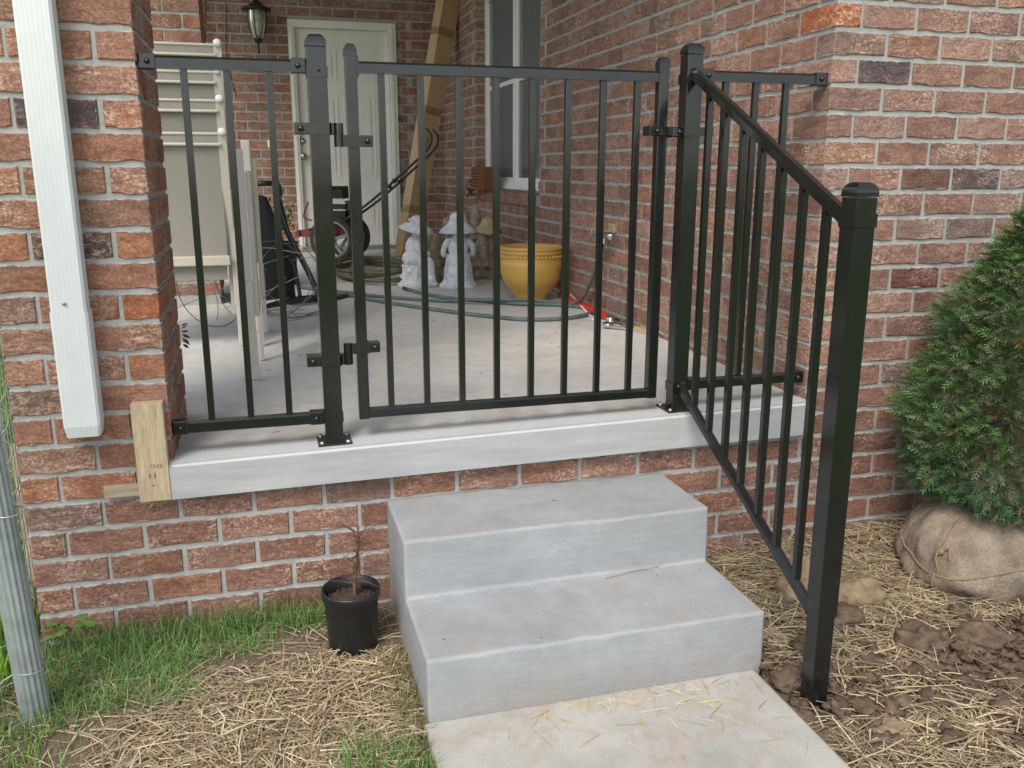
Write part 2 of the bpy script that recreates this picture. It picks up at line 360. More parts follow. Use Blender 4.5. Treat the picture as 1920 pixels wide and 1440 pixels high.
def nmesh(name, V, F, mat, tint=None, parent=None, smooth=False):
    """numpy mesh, V in inches, F constant-size faces"""
    o0 = wloc(parent) if parent else Vector((0, 0, 0))
    me = bpy.data.meshes.new(name); k = F.shape[1]
    V = (V - np.array(o0))*S
    me.vertices.add(len(V)); me.vertices.foreach_set('co', V.astype(np.float32).ravel())
    me.loops.add(F.size); me.loops.foreach_set('vertex_index', F.astype(np.int32).ravel())
    me.polygons.add(len(F)); me.polygons.foreach_set('loop_start', np.arange(0, F.size, k, dtype=np.int32))
    me.update(calc_edges=True)
    me.polygons.foreach_set('use_smooth', np.full(len(F), smooth)); me.materials.append(MAT[mat] if isinstance(mat, str) else mat)
    if tint is not None:
        a = me.color_attributes.new('tint', 'FLOAT_COLOR', 'POINT')
        t = np.ones((len(V), 4), dtype=np.float32); t[:, :3] = tint; a.data.foreach_set('color', t.ravel())
    o = bpy.data.objects.new(name, me); col.objects.link(o)
    if parent: o.parent = parent
    return o
def project(p):
    d = Vector(p)-CAM; z = d.dot(fwd)
    if z < 1: return None
    return (960+1647.97*d.dot(rgt)/z, 720-1647.97*d.dot(upv)/z)

# ------------------------------------------------------------------ ground
XR, YB, CH = 80.16, 242.56, 3.2666
def sst(a, b, x):
    t = np.clip((x-a)/(b-a), 0, 1); return t*t*(3-2*t)
def fbm(x, y, f, seed=0, octv=3):
    x = np.asarray(x, float); y = np.asarray(y, float); out = np.zeros(np.broadcast(x, y).shape); amp = 1
    rs = np.random.RandomState(seed+11)
    for o in range(octv):
        for j in range(5):
            a = rs.uniform(0, 2*PI); k = f*(2**o)*rs.uniform(0.6, 1.5); ph = rs.uniform(0, 2*PI)
            out += amp*np.sin((x*math.cos(a)+y*math.sin(a))*k+ph + 1.3*np.sin((x*math.sin(a)-y*math.cos(a))*k*0.7+ph*2))/5
        amp *= 0.55
    return out
def ground_h(x, y):
    x = np.asarray(x, float); y = np.asarray(y, float)
    R = sst(56, 64, x)
    hl = -26.55 + 0.30*fbm(x, y, 0.25, 1) + 0.10*fbm(x, y, 1.4, 2)
    hr = -27.1 + 1.8*np.clip((y+32)/32, -0.3, 1) + 1.2*np.clip((x-62)/35, 0, 1) + 0.55*fbm(x, y, 0.30, 3)
    lump = fbm(x, y, 0.75, 4, 3)
    dirt = sst(70, 84, x)*sst(-24, -34, y) + np.exp(-(((x-63)/7)**2+((y+33)/9)**2))
    hr = hr + np.clip(lump, -0.4, 2)*(0.35+1.5*np.clip(dirt, 0, 1))
    h = hl*(1-R)+hr*R
    near = sst(60, 25, np.hypot(x-35, (y+20)*0.8)*0.6)
    h = np.where((np.abs(x-35) > 120) | (y < -110), -26.8, h)
    # keep below the walk
    wk = (x > 21.5) & (x < 60.0) & (y < -24)
    return np.where(wk, np.minimum(h, -27.0), h)
xs = np.concatenate([35-85-np.geomspace(2, 6000, 26)[::-1], np.arange(-50, 150.1, 0.6), 150+np.geomspace(2, 6000, 26)])
ys = np.concatenate([-72-np.geomspace(2, 6000, 26)[::-1], np.arange(-72, 4.1, 0.6), 4+np.geomspace(2, 6000, 30)])
GX, GY = np.meshgrid(xs, ys, indexing='ij'); GZ = ground_h(GX, GY); GZ = np.where(GY > 4.5, -26.8, GZ)
nx, ny = GX.shape; idx = np.arange(nx*ny).reshape(nx, ny)
F = np.stack([idx[:-1, :-1].ravel(), idx[1:, :-1].ravel(), idx[1:, 1:].ravel(), idx[:-1, 1:].ravel()], 1)
soilL = np.array((0.19, 0.145, 0.105)); soilR = np.array((0.165, 0.12, 0.085)); lawn = np.array((0.11, 0.175, 0.035))
R = sst(56, 64, GX)[..., None]; T = soilL*(1-R)+soilR*R
gm = np.clip(sst(-15, -19, GX) + sst(-70, -90, GY) + sst(130, 150, GX), 0, 1)[..., None]
T = T*(1-gm)+lawn*gm
nmesh('ground', np.stack([GX.ravel(), GY.ravel(), GZ.ravel()], 1), F, 'ground', T.reshape(-1, 3), smooth=True)['kind'] = 'structure'

b = MB(); b.box(23.0, 58.6, -190, -26.02, -30.5, -26.1, 0.35); b.build('walkway', 'walk')['kind'] = 'structure'

# ------------------------------------------------------------------ porch slab, steps, roof
def slabz(x, y): return -5.85+.0175*x+.003*y
b = MB()
def slab_piece(x0, x1, y0, y1, rough=False):
    pass
bm = bmesh.new()
foot = [(-0.5, -1.5), (XR-0.05, -1.5), (XR-0.05, YB-0.05), (-15.7, YB-0.05), (-15.7, 19.8), (-0.5, 19.8)]
tv = [bm.verts.new((x, y, slabz(x, y))) for x, y in foot]
def slabbot(x, y): return -10.0+.012*x
bv = [bm.verts.new((x, y, slabbot(x, y))) for x, y in foot]
tf = bm.faces.new(tv); bm.faces.new(bv[::-1])
for i in range(6): bm.faces.new((tv[i], bv[i], bv[(i+1) % 6], tv[(i+1) % 6]))
ed = [e for e in bm.edges if e.verts[0] in tv[:2] and e.verts[1] in tv[:2]]
bmesh.ops.bevel(bm, geom=ed, offset=0.45, segments=3, affect='EDGES')
bmesh.ops.recalc_face_normals(bm, faces=bm.faces); bm.verts.ensure_lookup_table()
b = MB(); b.add([tuple(v.co) for v in bm.verts], [tuple(v.index for v in f.verts) for f in bm.faces]); bm.free()
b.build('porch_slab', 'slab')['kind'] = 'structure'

b = MB(); b.box(-15.3, XR, 4.2, YB, -31, -10.3); b.build('porch_foundation', 'mortar')['kind'] = 'structure'
def steps():
    x0, x1 = 23.45, 59.6
    prof = [(-0.02, -13.0), (-12.9, -13.0), (-13.1, -19.6), (-26.0, -19.6), (-26.2, -30), (-0.02, -30)]
    bm = bmesh.new()
    A = [bm.verts.new((x0, y, z)) for y, z in prof]; B = [bm.verts.new((x1, y, z)) for y, z in prof]
    n = len(prof); bm.faces.new(A); bm.faces.new(B[::-1])
    for i in range(n): bm.faces.new((A[i], B[i], B[(i+1) % n], A[(i+1) % n]))
    bmesh.ops.recalc_face_normals(bm, faces=bm.faces)
    bmesh.ops.bevel(bm, geom=[e for e in bm.edges if max(e.verts[0].co.z, e.verts[1].co.z) > -29], offset=0.42, segments=3, affect='EDGES', profile=0.6)
    bmesh.ops.triangulate(bm, faces=[f for f in bm.faces if len(f.verts) > 4])
    for it in range(4):
        bmesh.ops.subdivide_edges(bm, edges=[e for e in bm.edges if e.calc_length() > 2.0], cuts=1, use_grid_fill=True)
        bmesh.ops.triangulate(bm, faces=[f for f in bm.faces if len(f.verts) > 4])
    for v in bm.verts:
        if v.co.y < -0.1:
            d = mnoise.noise(v.co*0.35)*0.13 + mnoise.noise(v.co*1.3)*0.05
            v.co += Vector((0, d*0.8, d))
    bm.verts.ensure_lookup_table(); b = MB(); b.add([tuple(v.co) for v in bm.verts], [tuple(v.index for v in f.verts) for f in bm.faces], True); bm.free()
    o = b.build('concrete_steps', 'steps')
    md = o.modifiers.new('wn', 'WEIGHTED_NORMAL')
    tag(o, 'pale grey two-tread concrete steps leading up to the porch slab', 'steps')
steps()
b = MB(); b.box(-30, 220, -4, 300, 116, 124); b.build('roof', 'roof')['kind'] = 'structure'

# ------------------------------------------------------------------ bricks
def brick_mesh(L, D, H, seed, ends=True, back=False):
    """front face at y=0 (outward -Y), x 0..L, z 0..H, depth D"""
    r = random.Random(seed); nx = 5
    def jit(a): return r.uniform(-a, a)
    bot = [(L*i/nx, jit(0.13)+0.02) for i in range(nx+1)]; topp = [(L*i/nx, H+jit(0.13)-0.02) for i in range(nx+1)]
    jl, jr = [jit(0.04), jit(0.04)], [jit(0.04), jit(0.04)]
    ring = [(x+(jl[0] if i == 0 else jr[0] if i == nx else jit(0.1)), z) for i, (x, z) in enumerate(bot)] + \
           [(x+(jl[1] if i == 0 else jr[1] if i == nx else jit(0.1)), z) for i, (x, z) in reversed(list(enumerate(topp)))]
    n = len(ring); cx, cz = L/2, H/2; vs = []
    for x, z in ring:                                   # proud front ring
        dx = 0.11 if x < cx else -0.11; dx = dx if (abs(x) < 0.3 or abs(x-L) < 0.3) else 0; dz = 0.11 if z < cz else -0.11
        vs.append((x+dx, jit(0.05), z+dz))
    for x, z in ring: vs.append((x, 0.15, z))
    for x, z in ring: vs.append((x, D, z))
    fs = []
    for i in range(nx): fs.append((i, i+1, n-2-i, n-1-i))
    for k in (0, 1):
        for i in range(n): fs.append((k*n+i, (k+1)*n+i, (k+1)*n+(i+1) % n, k*n+(i+1) % n))
    fs.append(tuple(range(2*n, 3*n)))
    fs[nx:nx] = []
    return vs, [f[::-1] if i >= nx else f for i, f in enumerate(fs[:-1])] + [fs[-1][::-1]]
def edge_uv(vs, fs, L, D, H):
    e1, e2 = [], []
    for f in fs:
        xs_ = [vs[i][0] for i in f]; side = (max(xs_)-min(xs_)) < 0.35
        for i in f:
            x, y, z = vs[i]
            if side: e1.append((max(0.3, y), max(0.3, D-y)))
            else: e1.append((x+0.02, L-x+0.02))
            e2.append((z+0.02, H-z+0.02))
    return e1, e2
BM = {}
def brick_data(kind, v):
    if (kind, v) in BM: return BM[(kind, v)]
    L, D = {'S': (7.50, 3.6), 'H': (3.56, 3.6), 'C': (7.58, 3.6), 'K': (3.60, 7.54), 'R': (2.9, 6.0)}[kind]; H = 2.78
    if kind == 'R': H = 3.7
    vs, fs = brick_mesh(L, D, H, hash((kind, v)) % 1000 if False else v*17+ord(kind)); e1, e2 = edge_uv(vs, fs, L, D, H)
    me = bpy.data.meshes.new('brick_'+{'S': 'stretcher', 'H': 'header', 'C': 'corner', 'K': 'return', 'R': 'rowlock'}[kind]); me.from_pydata([(x*S, y*S, z*S) for x, y, z in vs], [], fs)
    for nm, e in (('edge_x', e1), ('edge_z', e2)):
        uv = me.uv_layers.new(name=nm); uv.data.foreach_set('uv', [c for p in e for c in p])
    me.materials.append(MAT['brick']); me.update()
    BM[(kind, v)] = (me, vs, fs, e1, e2, (L, D, H)); return BM[(kind, v)]
PAL = [((0.30, 0.145, 0.10), 30), ((0.335, 0.175, 0.125), 28), ((0.37, 0.215, 0.165), 24), ((0.25, 0.115, 0.085), 14), ((0.375, 0.17, 0.095), 8), ((0.31, 0.205, 0.165), 14),
       ((0.43, 0.19, 0.10), 4), ((0.17, 0.14, 0.135), 4), ((0.20, 0.10, 0.08), 7)]
PM = (0.30, 0.212, 0.160)
PT = [tuple(x*0.60+m_*0.45 for x, m_ in zip(c, PM)) for c, n in PAL for _ in range(n)]
def pick(r, hdr=False, tone=(1, 1, 1)):
    if hdr and r.random() < 0.5: c = (0.39, 0.195, 0.12) if r.random() < .5 else (0.36, 0.195, 0.135)
    else: c = r.choice(PT)
    k = r.uniform(0.86, 1.14); return tuple(x*k*t for x, t in zip(c, tone))
GREY = (0.105, 0.085, 0.088)
special = {}
class Wall:
    """one wall thing: mortar body + bricks. Bricks are (kind, x, z, orient, color) in wall frame"""
    def __init__(s, root, seed, tone=(1, 1, 1)): s.tone = tone; s.root = root; s.items = []; s.r = random.Random(seed)
    def put(s, kind, pos, face, colr=None):
        # face: 'F' front (-Y); 'W' faces -X ; 'E' faces +X ; 'B' = reveal facing -Y
        hdr = kind in 'HK'
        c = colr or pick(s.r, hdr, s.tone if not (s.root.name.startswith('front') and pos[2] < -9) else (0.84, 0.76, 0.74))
        s.items.append((kind, s.r.randrange(9), Vector(pos), face, c))
    def finish(s, limit=300, scale=1.0):
        o0 = wloc(s.root); cand = []
        rots = {'F': Matrix.Identity(3), 'W': Matrix(((0, 1, 0), (-1, 0, 0), (0, 0, 1))), 'E': Matrix(((0, -1, 0), (1, 0, 0), (0, 0, 1)))}
        for it in s.items:
            kind, v, pos, face, c = it; me, vs, fs, e1, e2, (L, D, H) = brick_data(kind, v); Rm = rots[face]
            a = 0
            P = [project(pos + Rm @ Vector(q)) for q in ((0, 0, 0), (L, 0, 0), (L, 0, H), (0, 0, H))]
            if all(P):
                cx = sum(p[0] for p in P)/4; cy = sum(p[1] for p in P)/4
                if -60 < cx < 1980 and -50 < cy < 1490:
                    a = abs(sum(P[i][0]*P[(i+1) % 4][1]-P[(i+1) % 4][0]*P[i][1] for i in range(4)))/2
            cand.append((a, it, Rm))
        cand.sort(key=lambda t: -t[0])
        single = [t for t in cand[:limit] if t[0] > 60]; rest = [t for t in cand if t not in single] if len(single) < 1 else cand[len(single):]
        for a, (kind, v, pos, face, c), Rm in single:
            me = brick_data(kind, v)[0]; o = bpy.data.objects.new('brick', me); col.objects.link(o); o.parent = s.root
            o.matrix_local = Matrix.Translation((pos-o0)*S) @ Rm.to_4x4(); o.color = (*c, 1)
        if rest:
            V = []; Fc = []; E1 = []; E2 = []; T = []
            for a, (kind, v, pos, face, c), Rm in rest:
                me, vs, fs, e1, e2, dims = brick_data(kind, v); bb = len(V)
                for q in vs: V.append((pos + Rm @ Vector(q) - o0)*S); T.append((*c, 1))
                Fc += [tuple(bb+i for i in f) for f in fs]; E1 += e1; E2 += e2
            me = bpy.data.meshes.new('more_bricks'); me.from_pydata(V, [], Fc)
            for nm, e in (('edge_x', E1), ('edge_z', E2)):
                uv = me.uv_layers.new(name=nm); uv.data.foreach_set('uv', [c for p in e for c in p])
            at = me.color_attributes.new('tint', 'FLOAT_COLOR', 'POINT'); at.data.foreach_set('color', np.array(T, dtype=np.float32).ravel())
            me.materials.append(MAT['brick_join']); o = bpy.data.objects.new('more_bricks', me); col.objects.link(o); o.parent = s.root; o['kind'] = 'stuff'
def rowz(n): return n*CH+0.245
RC = 0.22   # mortar recess
# ---- front wall (under the slab and right of the porch)
fw = empty('front_wall', (40, 0, -27), 'red brick front wall of the house, running under the porch slab and up beside the evergreen', 'wall')
b = MB(); b.box(-15.4, XR+RC, RC, 3.5, -31, -9.75); b.box(XR+RC, 175, RC, 3.5, -31, 115.9); b.build('mortar', 'mortar', fw)
W = Wall(fw, 5, (0.95, 0.93, 0.94)); gw = {(11, 1), (8, 99)}
for n in range(-10, 35):
    odd = n % 2; j0 = -15.625+(3.81 if odd else 7.81)   # joint centre positions j0+8k
    low = n <= -4
    if low and odd: W.put('K', (-15.6, 0, rowz(n)), 'F')
    if low and not odd: W.put('C', (-15.6, 0, rowz(n)), 'F')
    k = 0
    while True:
        x = j0+8*k+0.19; k += 1
        if x > 172 or k > 40: break
        if not low:
            x = XR+0.02+8*(k-13)+(3.99 if odd else 0)
            if x < XR-0.5:
                continue
        c = None
        q = (n, round((x-XR)/8))
        if n == 11 and abs(x-XR-4) < 1.5: c = GREY
        if n == 7 and (abs(x-XR-12) < 1.5): c = (0.17, 0.09, 0.07)
        if n == 7 and (abs(x-XR-20) < 1.5): c = GREY
        if n == 3 and abs(x-XR-12) < 1.5: c = (0.16, 0.062, 0.045)
        if n == 13 and abs(x-XR+0) < 1: c = (0.45, 0.11, 0.045)
        if n == -6 and abs(x-44) < 4.2 and False: c = GREY
        W.put('S', (x, 0, rowz(n)), 'F', c)
    if not low:
        if odd: W.put('K', (XR+0.02, 0, rowz(n)), 'F', (0.42, 0.12, 0.05) if n == 13 else None)
        else: pass
W.finish(300)
# ---- side wall with window
WY0, WY1, WZ0 = 121.4, 189.4, 15.6
WZ1 = 24*CH
sw = empty('side_wall', (XR, 120, -5), 'brick side wall along the right of the porch, holding the white window and the tap', 'wall')
b = MB()
for y0, y1, z0, z1 in ((3.5, WY0-RC, -12, 115.9), (WY1+RC, YB+4, -12, 115.9), (WY0-RC, WY1+RC, -12, WZ0), (WY0-RC, WY1+RC, WZ1+RC, 115.9)):
    b.box(XR+RC, XR+6, y0, y1, z0, z1)
b.build('mortar', 'mortar', sw)
W = Wall(sw, 8, (0.95, 0.90, 0.88))
for n in range(-2, 35):
    odd = n % 2; y = 3.81 if not odd else 7.81+0.0
    # rows: even -> joints at 3.81+8k ; odd -> 7.81+8k (corner return belongs to the front wall)
    j = [y+8*k for k in range(31)]
    for a in j:
        y0, y1 = a+0.19, a+7.81
        if y0 > YB-1: continue
        z = rowz(n); zc = z+1.4
        inwin = WZ0-0.1 < zc < WZ1
        if inwin and y1 > WY0 and y0 < WY1:
            # cut bricks next to the opening
            if y0 < WY0-1.5 and y1 > WY0: 
                W.put('H', (XR, WY0, z), 'W')
            if y1 > WY1+1.5 and y0 < WY1: W.put('H', (XR, WY1+3.62, z), 'W')
            continue
        W.put('S', (XR, y1, z), 'W')
    # far reveal of the window opening, faces the camera
    zc = rowz(n)+1.4
    if WZ0 < zc < WZ1: W.put('H', (XR+2.4, WY1, rowz(n)), 'F')
# ---- rowlock sill
for k in range(23):
    y1 = WY0-0.3+(k+1)*3.03
    # handled below as its own part
W.finish(300)
sillp = None
for k in range(22):
    b = MB(); y0 = WY0-0.2+k*3.12; q = 0.05*math.sin(k*7.1)
    b.xf = Matrix.Identity(4)
    b.add([(XR-0.9+q, y0, 16.2), (XR-0.9+q, y0+2.7, 16.2), (XR+3.0, y0+2.7, 16.2), (XR+3.0, y0, 16.2), (XR-0.9+q, y0, 19.4), (XR-0.9+q, y0+2.7, 19.4), (XR+3.0, y0+2.7, 20.1), (XR+3.0, y0, 20.1)],
          [(0,1,2,3), (4,7,6,5), (0,4,5,1), (1,5,6,2), (2,6,7,3), (3,7,4,0)][::1], False)
    o = b.build('sill_brick', 'brick', sw); o.color = (*pick(random.Random(k+50)), 1)
    for nm in ('edge_x', 'edge_z'):
        uv = o.data.uv_layers.new(name=nm); uv.data.foreach_set('uv', [1.0]*(len(o.data.loops)*2))
b = MB(); b.box(XR-0.6, XR+3.0, WY0-0.3, WY1+0.3, 16.3, 19.0); b.build('sill_mortar', 'mortar', sw)
# window part
XW = XR+3.0
win = empty('window', ((XW-XR), (WY0+WY1)/2-120, 20+5)); win.parent = sw
def wbox(name, mat, *a, bev=0.0):
    bb = MB(); bb.box(*a, bev); return bb.build(name, mat, win)
fz0, fz1 = 20.4, WZ1
b = MB()
b.box(XW, XW+2, WY1-1.6, WY1, fz0, fz1); b.box(XW, XW+2, WY0, WY0+1.6, fz0, fz1); b.box(XW, XW+2, WY0+1.6, WY1-1.6, fz0, fz0+1.9); b.box(XW, XW+2, WY0+1.6, WY1-1.6, fz1-2, fz1)
b.box(XW-0.6, XW, WY0, WY1, fz0-0.9, fz0+0.7); b.build('window_frame', 'vinyl', win)
ym = (WY0+WY1)/2
b = MB(); b.box(XW+0.1, XW+1.9, ym-1.3, ym+1.3, fz0+1.9, fz1-2); b.build('mullion', 'vinyl', win)
b = MB()
for y0, y1 in ((WY0+1.6, ym-1.3), (ym+1.3, WY1-1.6)):
    for (a0, a1, c0, c1) in ((y0, y0+0.9, fz0+1.9, fz1-2), (y1-0.9, y1, fz0+1.9, fz1-2), (y0+.9, y1-.9, fz0+1.9, fz0+2.9), (y0+.9, y1-.9, 50, 51.2)):
        b.box(XW+0.7, XW+1.6, a0, a1, c0, c1)
b.build('sash', 'vinyl', win)
for y0, y1 in ((WY0+2.5, ym-2.2), (ym+2.2, WY1-2.5)):
    wbox('window_pane', 'pane', XW+1.1, XW+1.3, y0, y1, fz0+2.9, fz1-2)
    wbox('insect_screen', 'screen', XW+0.85, XW+0.9, y0, y1-4, fz0+5.5, fz1-2)
b = MB(); b.box(XW+4, XW+5, WY0-2, WY1+2, 10, 95); b.build('window_curtain', 'blind', win)
# ---- back wall
bw = empty('back_wall', (20, YB, -5), 'brick wall at the back of the porch with the panelled entry door and the lantern', 'wall')
DX0, DX1, DZ1 = 24.2, 62.6, 77.2
b = MB(); b.box(-70, -15.7, YB+RC, YB+6, -31, -12); b.box(-70, DX0, YB+RC, YB+6, -12, 115.9); b.box(DX1, XR+0.2, YB+RC, YB+6, -12, 115.9); b.box(DX0, DX1, YB+RC, YB+6, DZ1, 115.9); b.build('mortar', 'mortar', bw)
W = Wall(bw, 21, (0.95, 0.83, 0.75))
for n in range(-2, 35):
    odd = n % 2; x = -71.5+(4 if odd else 0)
    while x < XR-0.5:
        x1 = x+7.62; z = rowz(n)
        if z < DZ1-0.5 and x1 > DX0 and x < DX1:
            if x < DX0-3: W.put('H', (DX0-3.65, YB, z), 'F')
            if x1 > DX1+3: W.put('H', (DX1+0.05, YB, z), 'F')
        elif x1 <= XR+0.3: W.put('S', (x, YB, z), 'F')
        else: W.put('H', (min(x, XR-3.7), YB, z), 'F')
        x += 8
W.finish(300)
# door (part of back wall)
dr = empty('door', ((DX0+DX1)/2-20, -0.0, 0.0)); dr.parent = bw
zb = -3.2
b = MB()
for (x0, x1, z0, z1) in ((DX0, DX0+2.1, zb, DZ1), (DX1-3.2, DX1, zb, DZ1), (DX0+2.1, DX1-3.2, DZ1-2.5, DZ1)):
    b.box(x0, x1, YB-1.0, YB+3, z0, z1); 
for (x0, x1, z0, z1) in ((DX1-2.2, DX1-1.2, zb, DZ1-1.3), (DX0+0.9, DX0+1.3, zb, DZ1-1.3)): b.box(x0, x1, YB-1.35, YB-1.0, z0, z1)
b.build('door_frame', 'door', dr)
b = MB(); b.box(DX0+2.1, DX1-3.2, YB+1.0, YB+2.7, zb+0.7, DZ1-2.5); b.build('door_leaf', 'door', dr)
dl0, dl1 = DX0+2.1, DX1-3.2; dw = dl1-dl0
for (z0, z1) in ((56.5, 68), (22.5, 52), (2.5, 17.5)):
    for (a0, a1) in ((0.15, 0.44), (0.56, 0.85)):
        x0, x1 = dl0+dw*a0, dl0+dw*a1
        b = MB()
        for (p, q, yy0, yy1) in ((0, 0.7, YB+0.8, YB+1.0),):
            b.box(x0, x1, yy0, yy1, z0, z0+0.7); b.box(x0, x1, yy0, yy1, z1-0.7, z1); b.box(x0, x0+0.7, yy0, yy1, z0+.7, z1-.7); b.box(x1-0.7, x1, yy0, yy1, z0+.7, z1-.7)
        b.box(x0+1.7, x1-1.7, YB+0.75, YB+1.0, z0+1.7, z1-1.7, 0.1)
        b.build('door_panel', 'door', dr)
b = MB(); b.xf = Matrix.Translation((27.4, YB+1.0, 30.3)) @ Matrix.Rotation(PI/2, 4, 'X'); b.lathe([(1.3, 0), (1.3, 0.2), (0.5, 0.4), (0.5, 1.3), (1.0, 1.6), (1.15, 2.2), (0.8, 2.7), (0, 2.8)], n=16)
b.xf = Matrix.Identity(4); b.tube([(27.4, YB-1.4, 30.3), (29.8, YB-1.4, 30.2)], 0.28); b.build('door_handle', 'brass', dr)
b = MB(); b.xf = Matrix.Translation((27.3, YB+1.0, 35.6)) @ Matrix.Rotation(PI/2, 4, 'X'); b.lathe([(1.25, 0), (1.25, 0.3), (0.9, 0.6), (0.4, 0.7), (0, 0.7)], n=16); b.build('deadbolt', 'brass', dr)
b = MB(); b.box(DX0+1, DX1-1, YB-1.5, YB+3, zb-2.2, zb+0.4, 0.2); b.build('threshold', 'rim', dr)
# ---- pillars
def pillar(x0, y0, zmin, zmax, label, seed, special=None, hidden=False):
    p = empty('brick_pillar', (x0+7.8, y0+9.7, zmin), label, 'pillar')
    b = MB(); b.box(x0+RC, x0+15.6-RC, y0+RC, y0+19.4-RC, zmin, zmax); b.build('mortar', 'mortar', p)
    W = Wall(p, seed, (1.02, 0.86, 0.76)); n0 = math.ceil(zmin/CH); n1 = int(zmax/CH)
    for n in range(n0, n1):
        z = rowz(n); odd = n % 2; sp = (special or {}).get(n, {})
        if odd:   # header at both front corners, full in the middle; side faces show full bricks
            W.put('K', (x0, y0, z), 'F', sp.get('l')); W.put('S', (x0+3.99, y0, z), 'F', sp.get('m')); W.put('K', (x0+11.98, y0, z), 'F', sp.get('r'))
            W.put('S', (x0+15.6, y0+7.99, z), 'E'); W.put('H', (x0+15.6, y0+15.8, z), 'E')
            W.put('S', (x0, y0+15.6, z), 'W')
        else:
            W.put('C', (x0, y0, z), 'F', sp.get('l')); W.put('C', (x0+7.98, y0, z), 'F', sp.get('r'))
            W.put('S', (x0+15.6, y0+3.9, z), 'E'); W.put('S', (x0+15.6, y0+11.75, z), 'E')
            W.put('S', (x0, y0+11.5, z), 'W')
    W.finish(300)
    return p
OR = (0.40, 0.18, 0.10); OR2 = (0.385, 0.20, 0.135)
pillar(-15.6, 0, -9.8, 115.9, 'near brick pillar behind the white downspout, left of the porch opening', 31,
       {9: {'r': OR, 'm': GREY, 'l': OR2}, 5: {'r': OR, 'm': (0.12, 0.075, 0.07), 'l': OR}, 3: {'r': (0.38, 0.14, 0.065)}, 1: {'r': OR, 'l': OR2}, 7: {'r': OR2, 'l': OR}, 11: {'r': OR2}, -1: {'l': OR2}, -3: {'l': OR}})
pillar(-14.8, 118, -5.7, 115.9, 'far brick pillar behind the stacked beige chairs', 33)

# ------------------------------------------------------------------ downspout and boards
ds = empty('downspout', (-8.4, -2, 0), 'white ribbed metal downspout on the front of the near pillar', 'downspout')
def spout(z0, z1, x0a, w, y0, y1, taper=0):
    b = MB(); prof = []; nr = 7
    for i in range(nr*4+1):
        t = i/(nr*4); prof.append((x0a+0.25+(w-0.5)*t, y0+(0.012 if (i//2) % 2 else 0.0)))
    prof += [(x0a+w, y0+0.25), (x0a+w, y1), (x0a, y1), (x0a, y0+0.25)]
    n = len(prof); vs = []
    rings = [(z0, taper)] + ([(z0+1.2, 0)] if taper else []) + [(z1, 0)]
    for z, tp in rings:
        for x, y in prof: vs.append((x0a+w/2+(x-x0a-w/2)*(1-tp), y+(0.25 if tp and y < (y0+y1)/2 else 0), z))
    fs = []
    for k in range(len(rings)-1): fs += [(k*n+i, k*n+(i+1) % n, (k+1)*n+(i+1) % n, (k+1)*n+i) for i in range(n)]
    b.add(vs, fs, False); return b
b = spout(11.3, 116, -10.1, 3.35, -2.7, -0.35); b.build('upper_pipe', 'white_alu', ds)
b = spout(-1.8, 11.5, -10.2, 3.55, -2.8, -0.25, 0.1); b.build('lower_pipe', 'white_alu', ds)
b = MB(); b.ball((-8.7, -2.83, 12.4), 0.2, 0.12, 0.2, 8, 6); b.build('rivet', 'zinc', ds)
wb = empty('form_board', (-2.1, -0.8, -9.9), 'short upright pine board nailed flush with the left end of the slab', 'board')
b = MB(); b.box(-3.75, -0.52, -1.65, -0.12, -9.95, 1.15, 0.07); b.build('board', 'pine', wb)
# stamped marks and nail holes
def text_obj(s, size, loc, rot, mat, parent, name='lettering', ext=0.004):
    cu = bpy.data.curves.new(name, 'FONT'); cu.body = s; cu.size = size*S; cu.extrude = ext*S; cu.align_x = 'CENTER'
    t = bpy.data.objects.new(name, cu); col.objects.link(t)
    dg = bpy.context.evaluated_depsgraph_get(); me = bpy.data.meshes.new_from_object(t.evaluated_get(dg)); bpy.data.objects.remove(t)
    me.materials.clear(); me.materials.append(MAT[mat]); o = bpy.data.objects.new(name, me); col.objects.link(o)
    o.parent = parent; o.location = (Vector(loc)-wloc(parent))*S; o.rotation_euler = rot; return o
text_obj('TREE', 0.62, (-1.75, -1.664, -6.15), (PI/2, 0, 0), 'ink', wb, 'stamp')
b = MB()
for (x, z, rx, rz) in ((-2.5, -7.0, .1, .33), (-1.95, -7.0, .1, .38), (-2.2, -8.1, .1, .12)):
    b.ball((x, -1.655, z), rx, 0.02, rz, 8, 6)
b.build('nail_mark', 'ink', wb)
b = MB(); b.box(-7.45, -3.8, -0.62, -0.08, -9.5, -8.15, 0.03); o = b.build('wooden_lath', 'lath'); tag(o, 'thin grey lath sticking out left from behind the pine board', 'lath')

# ------------------------------------------------------------------ railings
YP = 1.3
def cap(b, x, y, z, w):
    h = w/2; b.box(x-h-0.06, x+h+0.06, y-h-0.06, y+h+0.06, z-1.25, z-0.9)
    for k in range(5):
        a0, a1 = k/5*PI/2*0.8, (k+1)/5*PI/2*0.8
        s0, s1 = (h+0.06)*(1-0.55*(k/5)**1.8), (h+0.06)*(1-0.55*((k+1)/5)**1.8); z0, z1 = z-0.9+0.94*math.sin(a0), z-0.9+0.94*math.sin(a1)
        b.add([(x-s0, y-s0, z0), (x+s0, y-s0, z0), (x+s0, y+s0, z0), (x-s0, y+s0, z0), (x-s1, y-s1, z1), (x+s1, y-s1, z1), (x+s1, y+s1, z1), (x-s1, y+s1, z1)],
              [(0,1,5,4), (1,2,6,5), (2,3,7,6), (3,0,4,7)] + ([(4,5,6,7)] if k == 4 else []), False)
def sqpost(b, x, y, z0, z1, w): b.box(x-w/2, x+w/2, y-w/2, y+w/2, z0, z1, 0.09)
